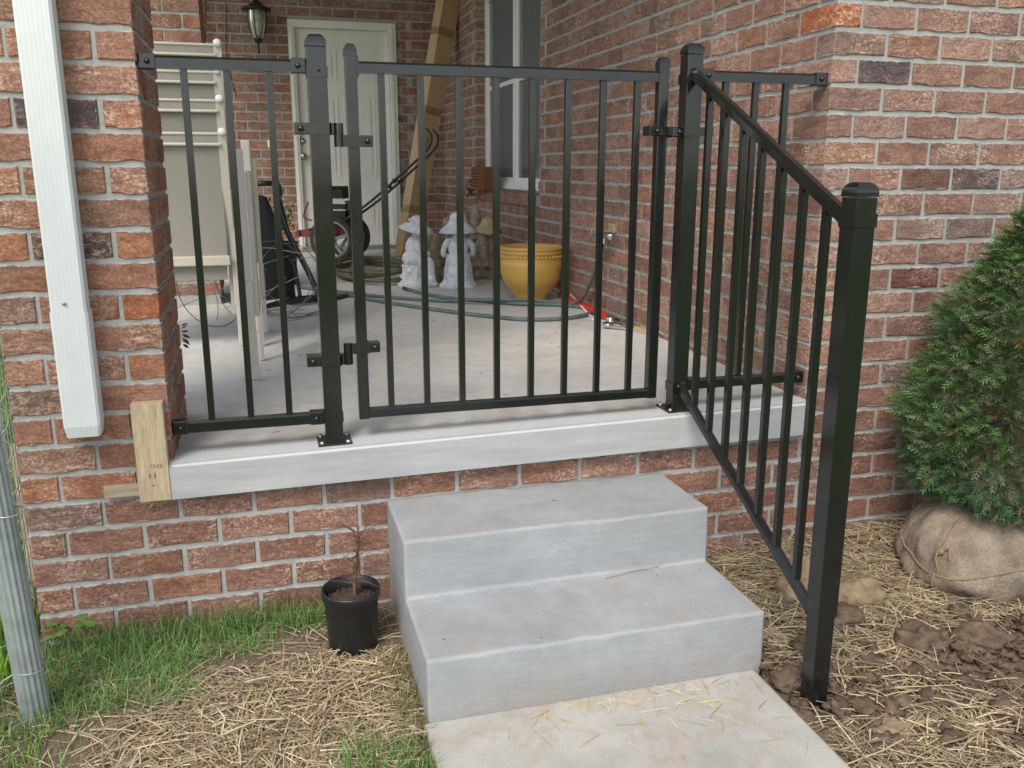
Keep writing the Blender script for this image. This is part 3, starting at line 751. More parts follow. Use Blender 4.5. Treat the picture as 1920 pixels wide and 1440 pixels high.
def bolt(b, p, r=0.32, axis='Y'):
    M4 = Matrix.Translation(p) @ (Matrix.Rotation(PI/2, 4, 'X') if axis == 'Y' else Matrix.Rotation(-PI/2, 4, 'Y'))
    o = b.xf; b.xf = o @ M4; b.lathe([(r, 0), (r, 0.08), (r*0.85, 0.2), (r*0.4, 0.3), (0, 0.32)], n=12); b.xf = o
def post(x, y, z0, z1, w, label, plate=True):
    p = empty('railing_post', (x, y, z0), label, 'post', 'square black posts of the porch railing')
    b = MB(); sqpost(b, x, y, z0, z1-1.3, w); b.build('shaft', 'paint', p)
    b = MB(); cap(b, x, y, z1, w); b.build('cap', 'paint', p)
    if plate:
        b = MB(); b.box(x-1.95, x+1.95, y-1.95, y+1.95, z0-0.05, z0+0.22, 0.05); b.box(x-w/2-.18, x+w/2+.18, y-w/2-.18, y+w/2+.18, z0+.22, z0+.38); b.build('base_plate', 'paint', p)
        for sx in (-1, 1):
            for sy in (-1, 1):
                b = MB(); b.xf = Matrix.Translation((x+sx*1.5, y+sy*1.5, z0+0.22)); b.lathe([(0.3, 0), (0.3, 0.15), (0.18, 0.28), (0, 0.3)], n=8); b.build('screw', 'zinc', p)
    return p
p1 = post(17.68, YP, slabz(17.7, 1.3), 39.5, 2.05, 'black hinge post between the short left railing and the gate')
p2 = post(61.75, YP, slabz(61.7, 1.3), 40.2, 2.05, 'black latch post at the top of the stair railing, right of the gate')
p3 = post(61.85, -32.1, -17.0, 24.6, 2.12, 'tall black post standing in the dirt at the foot of the steps', plate=False)
b = MB(); b.box(61.85-0.93, 61.85+0.93, -32.1-0.93, -32.1+0.93, -28.5, -16.9, 0.08); b.build('sleeve', 'paint', p3)
b = MB(); b.box(61.85-1.16, 61.85+1.16, -32.1-1.16, -32.1+1.16, 20.7, 21.9); b.build('collar', 'paint', p3)
for p, x, zs in ((p1, 17.68, (35.1, -3.0)), (p2, 61.75, (35.6, -2.3))):
    for z in zs:
        b = MB(); b.box(x-1.12, x+1.12, YP-1.12, YP+1.12, z, z+1.15); bolt(b, (x+0.2, YP-1.12, z+0.7), 0.13); b.build('collar', 'paint', p)
def rail_x(b, x0, x1, z, y=YP, h=1.25, d=1.1):
    # U channel rail, slightly crowned top
    b.prism([(y-d/2, z-h/2), (y-d/2, z+h/2-0.25), (y-d/2+0.25, z+h/2), (y+d/2-0.25, z+h/2), (y+d/2, z+h/2-0.25), (y+d/2, z-h/2)], x0, x1, 0)
    b.box(x0, x1, y-d/2-0.08, y+d/2+0.08, z-h/2-0.02, z-h/2+0.16)
def bracket_x(b, x, z, s, y=YP, w=1.55):
    b.box(min(x, x+s*1.6), max(x, x+s*1.6), y-0.72, y+0.72, z-w/2, z+w/2, 0.12)
    bolt(b, (x+s*0.85, y-0.72, z), 0.3)
def panel_x(label, x0, x1, zt, zb_, pk, zt2=None, brk=True):
    zt2 = zt if zt2 is None else zt2
    t = empty('railing', ((x0+x1)/2, YP, zb_), label, 'railing')
    b = MB(); rail_x(b, x0, x1, zt); b.build('top_rail', 'paint', t)
    b = MB(); rail_x(b, x0, x1, zb_); b.build('bottom_rail', 'paint', t)
    for x in pk:
        b = MB(); b.box(x-0.36, x+0.36, YP-0.36, YP+0.36, zb_+0.3, zt-0.5, 0.05); b.build('picket', 'paint', t)
    for z in (zt, zb_):
        for x, s in ((x0, 1), (x1, -1)):
            b = MB(); bracket_x(b, x, z, s); b.build('bracket', 'paint', t)
    return t
panel_x('short black railing panel between the near brick pillar and the hinge post', 0.05, 16.6, 36.25, -2.45, (4.25, 8.5, 12.75))
panel_x('short black railing panel between the latch post and the house corner', 62.9, 80.1, 36.6, -1.5, (66.4, 70.5, 74.7))
# gate
gt = empty('gate', (39.8, YP, -2.8), 'black metal picket gate closing the porch above the steps', 'gate')
for x, z0, z1 in ((21.3, -3.0, 38.7), (58.0, -3.0, 38.55)):
    b = MB(); sqpost(b, x, YP, z0, z1-0.8, 1.25); cap(b, x, YP, z1, 1.25); b.build('stile', 'paint', gt)
b = MB(); rail_x(b, 21.93, 57.38, 36.35, h=1.2, d=1.0); b.box(21.9, 22.15, YP-.62, YP+.62, 35.3, 37.5); b.build('top_rail', 'paint', gt)
b = MB(); rail_x(b, 21.93, 57.38, -2.3, h=1.1, d=1.0); b.build('bottom_rail', 'paint', gt)
for k in range(8):
    x = 24.55+k*4.325; b = MB(); b.box(x-0.36, x+0.36, YP-0.36, YP+0.36, -1.85, 35.85, 0.05); b.build('picket', 'paint', gt)
def hinge(z, up):
    h = empty('hinge', (19.7-39.8, 0, z+2.8)); h.parent = gt
    zl = z+ (0.62 if up else -0.62); zr = z-(0.62 if up else -0.62)
    b = MB(); b.box(15.0, 16.6, YP-0.95, YP+0.95, zl-0.62, zl+0.62, 0.1); b.box(16.5, 18.9, YP-1.2, YP-1.0, zl-0.62, zl+0.62); b.box(18.72, 18.9, YP-1.2, YP+1.1, zl-0.62, zl+0.62); b.box(18.85, 19.3, YP-0.5, YP+0.3, zl-.62, zl+.62)
    bolt(b, (15.7, YP-0.95, zl), 0.34); b.build('post_strap', 'paint', h)
    b = MB(); b.tube([(19.72, YP-0.35, zl-0.62), (19.72, YP-0.35, zl+0.62)], 0.52, 14); b.tube([(19.72, YP-0.35, zr-0.62), (19.72, YP-0.35, zr+0.6)], 0.52, 14); b.build('knuckle', 'paint', h)
    b = MB(); b.box(20.1, 22.2, YP-0.85, YP-0.68, zr-0.62, zr+0.62); b.box(21.95, 23.4, YP-0.66, YP+0.66, zr-0.62, zr+0.62, 0.14); bolt(b, (22.8, YP-0.66, zr), 0.34); b.build('gate_strap', 'paint', h)
hinge(29.25, True); hinge(4.95, False)
b = MB(); b.box(56.2, 64.4, YP-1.28, YP-1.1, 29.6, 30.6); b.box(56.0, 57.4, YP-1.35, YP+0.7, 29.55, 30.7, 0.1)
b.box(58.9, 60.6, YP-1.5, YP+0.5, 29.4, 30.6, 0.15); b.box(56.6, 64.2, YP+1.05, YP+1.25, 29.6, 30.6); bolt(b, (57.0, YP-1.35, 30.1), 0.3); bolt(b, (59.8, YP-1.5, 30.0), 0.3); b.build('latch', 'paint', gt)
# stair railing (plane x = 61.8)
sr = empty('stair_railing', (61.8, -15, -10), 'long black railing panel sloping down beside the steps to the low post', 'railing')
def sl(b, a, c, h=1.25, d=1.5):
    A = Vector(a); B = Vector(c); t = (B-A).normalized(); u = Vector((0, 0, 1)); u = (u-t*u.dot(t)).normalized(); xx = Vector((1, 0, 0))
    pr = [(-d/2, -h/2), (-d/2, h/2-0.3), (-d/2+0.3, h/2), (d/2-0.3, h/2), (d/2, h/2-0.3), (d/2, -h/2)]
    vs = [P+xx*i+u*j for P in (A, B) for i, j in pr]; n = 6
    b.add(vs, [(i, (i+1) % n, n+(i+1) % n, n+i) for i in range(n)]+[tuple(range(n))[::-1], tuple(range(n, 2*n))], False)
TA, TB = Vector((61.8, 0.0, 36.6)), Vector((61.8, -30.6, 21.45)); BA, BB = Vector((61.8, 0.2, -1.55)), Vector((61.8, -30.6, -17.2))
b = MB(); sl(b, TA, TB, 1.1, 1.2); b.build('top_rail', 'paint', sr)
b = MB(); sl(b, BA, BB, 1.0, 1.0); b.build('bottom_rail', 'paint', sr)
for y in (-3.68, -7.67, -11.71, -15.65, -19.72, -23.68, -27.62):
    t = (y-TA.y)/(TB.y-TA.y); zt = TA.z+(TB.z-TA.z)*t; t2 = (y-BA.y)/(BB.y-BA.y); z0 = BA.z+(BB.z-BA.z)*t2
    b = MB(); b.box(61.8-.36, 61.8+.36, y-.36, y+.36, z0+0.35, zt-0.55, 0.05); b.build('picket', 'paint', sr)
for P, dz in ((TA+Vector((0, 0.15, 0.1)), 1), (TB+Vector((0, -.1, -.3)), 0), (BA, 0), (BB, 0)):
    b = MB(); b.box(61.8-0.35, 61.8+0.35, P.y-0.7, P.y+0.7, P.z-0.75, P.z+0.65, 0.15); bolt(b, (61.45, P.y, P.z), 0.34, 'X'); b.build('bracket', 'paint', sr)

# ------------------------------------------------------------------ potted seedling by the wall
np_ = empty('potted_seedling', (18.0, -9.3, -26.3), 'black plastic nursery pot with a dead red-brown seedling, on the ground left of the steps', 'plant pot')
PX, PY = 18.0, -9.0
b = MB(); b.lathe([(0, -26.6), (2.65, -26.6), (2.7, -26.3), (2.98, -20.6), (3.2, -20.4), (3.25, -19.6), (3.15, -19.4), (3.0, -19.5), (2.8, -21.0)], (PX, PY, 0), 32, fn=lambda r, z, a: r*(1+(0.012*math.cos(a*12) if -26 < z < -20.7 else 0))); b.build('pot', 'plastic', np_)
b = MB(); r = random.Random(3)
b.lathe([(2.85, -20.9), (2.2, -20.75), (1.4, -20.55), (0.7, -20.4), (0, -20.4)], (PX, PY, 0), 28, fn=lambda r_, z, a: r_*(1+0.05*math.sin(a*5+z*9)))
for k in range(90):
    a = r.uniform(0, 6.28); q = 2.7*math.sqrt(r.random()); b.ball((PX+q*math.cos(a), PY+q*math.sin(a), -20.75+0.35*(1-q/2.8)), r.uniform(0.06, 0.26), wob=0.4, n=6, m=4, seed=k)
b.build('soil', 'potsoil', np_)
b = MB(); stem = [(PX+0.4, PY, -20.7), (PX+0.5, PY, -18.5), (PX+0.85, PY+.1, -16.2), (PX+1.0, PY, -14.0), (PX+1.1, PY, -12.2)]
b.tube(catmull(stem, 4), 0.2, 6, rs=[0.26-0.010*i for i in range(17)]); b.build('stem', 'twig', np_)
b = MB()
for k in range(80):
    t = r.uniform(0.15, 1.0); i = int(t*4*0.999); base = Vector(stem[i]).lerp(Vector(stem[min(i+1, 4)]), t*4-i)
    a = r.uniform(0, 6.28); L = r.uniform(0.9, 3.6); e = r.uniform(-0.3, 1.0); d = Vector((math.cos(a), math.sin(a)*.7, e))*L
    b.tube([base, base+d*0.5+Vector((0, 0, 0.15)), base+d], 0.035, 4, rs=[0.055, 0.04, 0.022])
b.build('twigs', 'twig', np_)
b = MB()
for k in range(40):
    b.ball((PX+0.9+r.gauss(0, 1.1), PY+r.gauss(0, .7), -15.5+r.gauss(0, 1.9)), 0.07, n=6, m=4)
b.build('buds', 'burlap', np_)['kind'] = 'stuff'

# ------------------------------------------------------------------ evergreen with burlap ball
ev = empty('evergreen_shrub', (97, -14, -27), 'conical evergreen shrub with its roots balled in burlap, against the right wall', 'shrub')
b = MB()
n_, m_ = 120, 50; vs = []; fs = []
for i in range(m_+1):
    t = PI*i/m_
    for k in range(n_):
        a = 2*PI*k/n_; d = Vector((math.sin(t)*math.cos(a), math.sin(t)*math.sin(a), math.cos(t)))
        q = 1+0.10*mnoise.noise(d*1.6+Vector((5, 1, 2)))+0.045*mnoise.noise(Vector((d.x*4, d.y*4, d.z*1.5)))+0.03*mnoise.noise(Vector((d.x*11, d.y*11, d.z*2)))+0.012*math.sin(a*9+3*d.z)*max(0, d.z)
        z = d.z*6.9; z = max(z, -5.9-0.3*mnoise.noise(d*3))
        vs.append((99.2+11.8*d.x*q, -14.8+9.6*d.y*q, -22.0+z*q))
for i in range(m_):
    for k in range(n_): fs.append((i*n_+k, (i+1)*n_+k, (i+1)*n_+(k+1) % n_, i*n_+(k+1) % n_))
b.add(vs, fs, True); b.build('root_ball', 'burlap', ev)
def onball(a, t, ex=0.18):
    d = Vector((math.sin(t)*math.cos(a), math.sin(t)*math.sin(a), math.cos(t))); q = 1+0.10*mnoise.noise(d*1.6+Vector((5, 1, 2)))+0.045*mnoise.noise(Vector((d.x*4, d.y*4, d.z*1.5)))+0.03*mnoise.noise(Vector((d.x*11, d.y*11, d.z*2)))
    z = max(d.z*6.9, -5.9); return Vector((99.2+11.8*d.x*q, -14.8+9.6*d.y*q, -22.0+z*q)) + Vector((d.x, d.y, d.z*0.7))*ex
for path in ([(a, 1.45+0.22*math.sin(2*a+1)) for a in np.linspace(2.4, 6.6, 30)], [(4.55, t) for t in np.linspace(0.5, 2.2, 14)], [(3.5, t) for t in np.linspace(0.5, 2.2, 14)], [(5.3, t) for t in np.linspace(0.5, 2.2, 14)]):
    b = MB(); b.tube([onball(a, t, 0.1) for a, t in path], 0.14, 6); b.build('twine', 'twine', ev)
b = MB()
p = onball(3.5, 1.25, 0.25); b.ball(p, 0.55, 0.5, 0.45, wob=.3)
b.tube(catmull([p, p+Vector((-0.9, -0.5, 0.3)), p+Vector((-1.3, -0.8, -0.6)), p+Vector((-1.0, -1.0, -1.9))], 4), 0.15, 5)
b.tube(catmull([p, p+Vector((0.5, -0.8, 0.6)), p+Vector((0.2, -1.3, -0.3)), p+Vector((0.5, -1.3, -1.6))], 4), 0.15, 5)
b.build('knot', 'twine', ev)
b = MB(); b.tube([(103, -13, -16), (103.3, -13, 6), (103.3, -13, 20)], 0.9, 8, rs=[1.3, 0.8, 0.2]); b.build('trunk', 'bark', ev)
# foliage: flat drooping sprays
rs = np.random.RandomState(4)
def make_spray(seed):
    r = np.random.RandomState(seed); V = []; F = []
    def blade(p, d, L, wd):
        s = np.array([-d[1], d[0], 0]); 
        if np.linalg.norm(s) < 1e-6: s = np.array([1, 0, 0.])
        s = s/np.linalg.norm(s)*wd; q = len(V)
        mid = p+d*L*0.55+np.array([0, 0, -0.02*L]); V.extend([p-s*.4, p+s*.4, mid+s, mid-s, p+d*L+np.array([0, 0, -0.1*L])])
        F.append((q, q+1, q+2)); F.append((q, q+2, q+3)); F.append((q+3, q+2, q+4))
    n = 5
    for i in range(n):
        t = i/(n-1); p = np.array([0, t*2.3, -0.45*t*t])
        for s in (-1, 1):
            a = s*(0.85-0.35*t)+r.uniform(-.15, .15); d = np.array([math.sin(a), math.cos(a), -0.25+r.uniform(-.2, .25)]); d /= np.linalg.norm(d)
            blade(p, d, (1.35-0.65*t)*r.uniform(.6, 1.25), 0.075)
            blade(p+d*0.5*(1-t*.5), np.array([d[0]*.5+s*.4, d[1], d[2]]), 0.55*r.uniform(.6, 1.1), 0.065)
    blade(np.array([0, 0, 0]), np.array([0, 1, -0.1]), 2.5, 0.07); return np.array(V), np.array(F)
SPR = [make_spray(i) for i in range(8)]
def foliage(N, name):
    AV, AF, AT = [], [], []; base = 0
    for k in range(N):
        z = rs.uniform(0, 1)**1.1*40.5-15.5; zz = (z+15.5)/46
        Rr = np.interp(z, [-16, -13, -8, -3, 3, 8, 13, 17, 21, 25], [11, 13.8, 15.2, 15.0, 13.2, 11.0, 8.2, 5.2, 2.8, 0.2])
        a = rs.uniform(0, 2*PI); lump = 1+0.20*mnoise.noise(Vector((math.cos(a)*2.2, math.sin(a)*2.2, z*0.16)))+0.08*mnoise.noise(Vector((math.cos(a)*6, math.sin(a)*6, z*0.5)))
        q = 1-abs(rs.normal(0, 0.16)); q = max(q, 0.3)
        r_ = Rr*lump*q; x, y = 104.2+r_*math.cos(a), -13.5+r_*math.sin(a)*0.92
        if y > -1.4: continue
        if math.cos(a)*1.0+(-0.0) > 0.75 and q > 0.8 and rs.rand() < 0.5: continue
        V, F = SPR[rs.randint(8)]; s = rs.uniform(0.38, 0.85)
        # orientation: local +Y to outward/up direction, drooping at bottom
        el = rs.normal(0.45 if z > -8 else 0.0, 0.4); az = a+rs.normal(0, 0.5)
        f = np.array([math.cos(az)*math.cos(el), math.sin(az)*math.cos(el), math.sin(el)]); up_ = np.array([rs.normal(0, .6), rs.normal(0, .6), 1.0]); 
        sx = np.cross(f, up_); sx /= np.linalg.norm(sx); uz = np.cross(sx, f); Rm = np.stack([sx, f, uz], 1)
        W_ = (V*s)@Rm.T + np.array([x, y, z]); g = rs.uniform(0, 1)
        c = np.array([0.038, 0.088, 0.024])*(1-g)+np.array([0.115, 0.215, 0.062])*g
        if rs.rand() < 0.2: c = np.array([0.17, 0.18, 0.11])
        if rs.rand() < 0.02: c = np.array([0.22, 0.12, 0.05])
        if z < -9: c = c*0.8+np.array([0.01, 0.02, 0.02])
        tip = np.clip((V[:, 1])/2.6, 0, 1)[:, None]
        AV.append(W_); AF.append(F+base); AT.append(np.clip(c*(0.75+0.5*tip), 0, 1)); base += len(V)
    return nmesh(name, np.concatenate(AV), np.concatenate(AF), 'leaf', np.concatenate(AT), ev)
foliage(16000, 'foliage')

# ------------------------------------------------------------------ metal post and wire fence at left
gp = empty('fluted_post', (-13.1, -14.6, -27.5), 'grey fluted metal post in the grass in front of the left pillar', 'post')
b = MB(); b.xf = Matrix.Translation((-13.1, -14.6, -27)) @ Matrix.Rotation(-0.035, 4, 'Y') @ Matrix.Translation((13.1, 14.6, 27)); b.lathe([(1.3, -28), (1.3, 42)], (-13.1, -14.6, 0), 96, smooth=False, fn=lambda r, z, a: r*(1+0.045*math.copysign(1, math.sin(a*16))*min(1, abs(math.sin(a*16))*3))); b.build('post', 'galv', gp)
b = MB(); b.lathe([(1.44, -0.06), (1.5, 0), (1.44, 0.06)], (-13.1, -14.6, -20.9), 24)
b.tube([(-14.5, -15.1, -21.2), (-15.3, -15.4, -21.5), (-16.6, -16.6, -22.8)], 0.07, 5); 
b.build('tie_wire', 'wire', gp)
b = MB(); b.lathe([(1.4, -0.05), (1.46, 0), (1.4, 0.05)], (-13.1, -14.6, -5.0), 24); b.build('tie_wire', 'wire', gp)
wf = empty('wire_fence', (-16.5, 10, -27), 'welded wire mesh fence running back past the left pillar', 'fence')
b = MB()
def fpt(t, z): # path from post backwards past the wall corner
    return (-13.6-3.0*min(t, 14)/14-0.12*max(0, t-14)+0.12*math.sin(t*3+z), -13.6+t, z)
for k in range(44):
    t = k*2.0
    b.tube([fpt(t, -27.0), fpt(t, -10), fpt(t, 12)], 0.07, 4, caps=False)
for j in range(10):
    z = -26+j*4.0; b.tube([fpt(t, z+0.3*math.sin(t*1.1)) for t in np.arange(0, 88, 1.0)], 0.05, 4, caps=False)
for k in range(9):   # hooked wire ends along the near edge
    z = -23+k*3.2; p = Vector(fpt(7+k*0.4, z)); b.tube(catmull([p, p+Vector((0.7, 0, 0.9)), p+Vector((0.9, 0, 2.1)), p+Vector((0.2, 0, 2.8))], 3), 0.07, 4)
for j in range(4):
    z = -26+j*4; b.tube([(-14.4, -15, z), (-22, -20, z-0.5), (-34, -26, z)], 0.05, 4, caps=False)
for k in range(12): b.tube([(-15.5-k*1.6, -15.8-k*0.85, -27), (-15.5-k*1.6, -15.8-k*0.85, -14)], 0.04, 4, caps=False)
b.build('wire_mesh', 'wire', wf)['kind'] = 'stuff'
b = MB(); b.box(-19.2, -17.9, 11.0, 12.0, -27, -6, 0.1); o = b.build('orange_stake', 'pine'); tag(o, 'orange-brown wooden stake in the grass behind the wire fence', 'stake')
#@@PART2
# ------------------------------------------------------------------ things on the porch
r = random.Random(12)
# stack of sling chairs, seen from behind
def sling_chair(i, y, zt, zb_, xr, label):
    t = empty('sling_chair', (-3, y, -5.5), label, 'chair', 'stacked beige sling chairs')
    x0, x1 = xr-21.5, xr; lean = 2.0
    def q(z): return y+lean*(z-zt)/(zt-zb_)*-1*0.6
    for x in (x0, x1):
        b = MB(); b.bar((x, q(zt+0.8), zt+0.8), (x, q(zb_-7.5)+3, max(zb_-9, -5.3)), 1.35, 0.9, (0, 1, 0)); b.build('side_rail', 'beige', t)
    b = MB(); b.tube([(x0, q(zt), zt), (x1, q(zt), zt)], 0.28, 8); b.build('top_rail', 'beige', t)
    b = MB(); b.box(x0+0.5, x1-0.5, q(zt)-0.06, q(zt)+0.06, zt-1.9, zt-0.1); b.build('fabric_hem', 'sling', t)
    b = MB(); b.tube([(x0+.4, q(zt)-.4, zt-1.75), (x1-.4, q(zt)-.4, zt-1.75)], 0.3, 8); b.build('back_rail', 'beige', t)
    b = MB(); n = 10; vs = []
    for k in range(n+1):
        z = zt-1.9+(zb_+1.2-(zt-1.9))*k/n; s = 0.5*math.sin(PI*k/n)
        vs += [(x0+.6, q(z)+s, z), (x1-.6, q(z)+s, z)]
    b.add(vs, [(2*k, 2*k+1, 2*k+3, 2*k+2) for k in range(n)], True); b.build('sling', 'sling', t)
    if i == 0:
        b = MB(); b.box(x0, x1-0.2, q(zb_)-0.7, q(zb_)+0.5, zb_, zb_+1.7, 0.2); b.build('seat_rail', 'beige', t)
        b = MB(); b.box(x0+.5, x1-0.8, q(zb_)+0.6, q(zb_)+0.8, zb_-2.6, zb_); b.build('seat_edge', 'sling', t)
    b = MB(); b.xf = Matrix.Translation((x1+0.05, q(zt)-0.55, zt+0.35)) @ Matrix.Rotation(PI/2, 4, 'X'); b.lathe([(0.62, -0.2), (0.66, 0.3), (0.45, 0.5), (0, 0.52)], n=14); b.build('end_cap', 'cap', t)
    return t
for i, (y, zt, xr, lb) in enumerate(((62, 31.4, 5.5, 'nearest and lowest beige sling chair of the stack by the pillar'), (66, 37.0, 5.35, 'second beige sling chair of the stack, just above the lowest one'),
                           (70, 42.0, 5.2, 'third beige sling chair of the stack, its top half hidden by the black rail'), (74, 47.0, 5.4, 'farthest beige sling chair, its top standing highest in the stack'))):
    sling_chair(i, y, zt, 9.2+i*1.0, xr, lb)
# folded chairs standing edge-on
for i, (x, y, top_z, w_, lb) in enumerate(((8.8, 35.5, 28.4, 1.6, 'front folded pale chair standing edge-on beside the stack, with the lowest foot'), (9.7, 62, 30.5, 1.5, 'middle folded pale chair standing edge-on behind the front one'), (6.6, 64, 22, 1.5, 'short folded pale chair edge-on, half hidden by the stacked sling chairs'))):
    t = empty('folded_chair', (x, y, -5.5), lb, 'chair', 'folded pale chairs standing edge-on')
    b = MB(); b.box(x-w_/2-0.55, x+w_/2-0.55, y, y+1.1, 9.5, top_z, 0.25); b.build('back_post', 'pinkish', t)
    b = MB(); b.box(x-w_/2-0.35, x+w_/2-0.4, y+0.1, y+1.0, 2.0, 9.6, 0.15); b.build('leg', 'pinkish', t)
    b = MB(); b.box(x-w_/2-0.15, x+w_/2-0.3, y+0.15, y+0.95, -5.5, 2.1, 0.12); b.build('leg', 'pinkish', t)
    b = MB(); b.box(x+w_/2-0.5, x+w_/2+0.3, y+1.5, y+17, 4, top_z-3, 0.3); b.build('side_panel', 'beige', t)
    b = MB(); b.box(x+w_/2-0.3, x+w_/2+0.45, y+14, y+15.2, -5.4, 8, 0.15); b.build('rear_leg', 'pinkish', t)
# wire cages
def cage(cx, cy, rr, tilt, label, seed):
    t = empty('wire_cage', (cx, cy, -5), label, 'plant cage'); rr_ = random.Random(seed)
    Rm = Matrix.Translation((cx, cy, 2.5)) @ Matrix.Rotation(tilt, 4, 'X') @ Matrix.Rotation(0.35*seed, 4, 'Y')
    for k, (R_, z) in enumerate(((rr, -10), (rr*0.86, 0), (rr*0.68, 9))):
        b = MB(); b.xf = Rm; b.tube([(R_*math.cos(a), R_*math.sin(a), z) for a in np.linspace(0, 2*PI, 33)], 0.09, 5, caps=False); b.build('ring', 'wire_dark', t)
    for k in range(4):
        a = k*PI/2+0.6; b = MB(); b.xf = Rm; b.tube([(rr*1.02*math.cos(a), rr*1.02*math.sin(a), -11), (rr*.68*math.cos(a), rr*.68*math.sin(a), 9), (rr*.35*math.cos(a), rr*.35*math.sin(a), 20)], 0.09, 5); b.build('leg_wire', 'wire', t)
cage(13.0, 98, 9.5, 1.35, 'silvery wire plant cage lying on its side against the black frame', 1)
cage(0.5, 84, 9.0, 1.15, 'wire plant cage tipped over under the stacked chairs', 2)
# black folding lounger
t = empty('folded_lounger', (15, 110, -5.2), 'black folded lounger frame leaning near the far pillar', 'lounger')
b = MB(); b.tube(catmull([(14.5, 112, 20.5), (16.5, 111, 12), (20.5, 110, 3), (23, 108, -3.5)], 5), 0.65, 8); b.build('frame_tube', 'blacktube', t)
b = MB(); b.tube(catmull([(9.0, 106, 22.2), (12, 104, 22.6), (15, 108, 22.2), (15.5, 112, 20)], 5), 0.6, 8); b.build('frame_tube', 'blacktube', t)
b = MB(); b.tube([(15.3, 111, 19), (17.5, 116, 8), (19.0, 121, -4.7)], 0.5, 8); b.build('frame_tube', 'blacktube', t)
b = MB(); vs = []
for k in range(9):
    s = k/8; vs += [(8.5+1.5*s, 106+4*s, 20.5-24.5*s), (11.8+5.6*s+1.2*math.sin(s*3), 105+3*s, 20.0-23*s), (12.5+4.6*s+1.3*math.sin(s*3), 110+2*s, 19.5-23*s)]
b.add(vs, [(3*k+i, 3*k+i+1, 3*k+4+i, 3*k+3+i) for k in range(8) for i in (0, 1)], True); b.build('canvas', 'black', t)
b = MB(); b.tube(catmull([(8, 100, -4.8), (12, 104, -4.2), (18, 108, -4.0), (25, 112, -4.3), (30, 118, -4.6)], 6), 0.62, 8); b.build('frame_tube', 'blacktube', t)
b = MB(); b.tube(catmull([(9, 104, -4.9), (15, 112, -4.4), (22, 116, -4.2), (28, 116, -4.6)], 6), 0.5, 8); b.build('frame_tube', 'blacktube', t)
b = MB()
for k in range(6):
    b.tube(catmull([(9+r.uniform(-1, 3), 98+r.uniform(-4, 6), -5.0), (12+r.uniform(0, 3), 92+r.uniform(-4, 8), -4.6+r.uniform(0, 1)), (17+r.uniform(-2, 4), 94+r.uniform(-8, 8), -5.0), (22+r.uniform(-3, 3), 98+r.uniform(-6, 6), -5.0)], 6), 0.07, 4)
o = b.build('loose_wire', 'wire_dark'); tag(o, 'tangle of thin dark wire lying on the slab in front of the black lounger', 'wire', kind='stuff')
# small green plant
t = empty('green_plant', (16, 150, -5), 'small leafy green plant in a pot behind the black lounger', 'plant')
b = MB(); b.lathe([(0, -5), (3.2, -5), (4.2, 6), (4.4, 6.4), (4.0, 6.4), (3.8, 4)], (16, 150, 0), 20); b.build('pot', 'plastic', t)
b = MB()
for k in range(130):
    a = r.uniform(0, 6.28); q = r.uniform(0, 1); c = Vector((16+3.6*q*math.cos(a), 150+3.6*q*math.sin(a), 13.5+r.uniform(-6, 5.0)*(1-q*.3)))
    d = Vector((r.gauss(0, 1), r.gauss(0, 1), r.gauss(.4, .7))).normalized(); s = d.cross(Vector((0, 0, 1))).normalized()*0.42
    b.add([c, c+d*0.8+s, c+d*1.9, c+d*0.8-s], [(0, 1, 2, 3)])
o = b.build('leaves', 'leaf', t, tint=[[0.12, 0.24, 0.05, 1]]*(130*4))
# mower
t = empty('lawn_mower', (36, 205, -4.7), 'old red lawn mower with big spoked wheels and black engine, in front of the door', 'lawn mower')
H_ = Vector((-0.905, 0.425, 0)); A_ = Vector((0.425, 0.905, 0)); O_ = Vector((33.0, 196.5, 3.2))
def mw(h, a, z): return O_ + H_*h + A_*a + Vector((0, 0, z))
def wheel(a, name='wheel'):
    c = mw(0, a, 0); q = empty(name, (c.x-36, c.y-205, c.z+4.7)); q.parent = t
    F4 = Matrix.Translation(c) @ Matrix(((H_.x, 0, A_.x, 0), (H_.y, 0, A_.y, 0), (0, 1, 0, 0), (0, 0, 0, 1)))
    b = MB(); b.xf = F4; b.lathe([(6.1, -0.8), (7.3, -0.85), (7.7, -0.4), (7.7, 0.4), (7.3, 0.85), (6.1, 0.8), (6.1, -0.8)], n=36); b.build('tyre', 'rubber', q)
    b = MB(); b.xf = F4; b.lathe([(5.4, -0.7), (6.2, -0.8), (6.2, 0.8), (5.4, 0.7), (5.4, -0.7)], n=36)
    for k in range(5):
        an = k*2*PI/5+0.35; b.bar((0.9*math.cos(an), 0.9*math.sin(an), 0), (5.6*math.cos(an), 5.6*math.sin(an), 0), 1.0, 0.9, (0, 0, 1))
    b.lathe([(0, -1.1), (1.3, -1.0), (1.3, 1.0), (0, 1.1)], n=16); b.build('rim', 'rim', q)
wheel(0); wheel(15.5)
b = MB()
for p0, p1, w_, h_ in ((mw(-1, 2.5, 1), mw(13, 2.5, 1.8), 1.0, 2.2), (mw(-1, 13, 1), mw(13, 13, 1.8), 1.0, 2.2), (mw(12.5, 1, 1.6), mw(12.5, 15, 1.6), 1.2, 2.0)): b.bar(p0, p1, w_, h_)
b.bar(mw(4, 7.7, 2.6), mw(-3.5, 7.7, 2.6), 10.5, 3.4); b.build('deck', 'red', t)
b = MB(); b.bar(mw(-3.5, 7.5, 8), mw(4, 7.5, 8), 8, 7.5); b.bar(mw(-2.5, 7.5, 14.5), mw(4.8, 7.5, 14.5), 6, 3.0)
for k in range(9): b.bar(mw(-2.2+k*0.8, 4.3, 15.4), mw(-2.2+k*0.8, 10.7, 15.4), 0.25, 3.2)
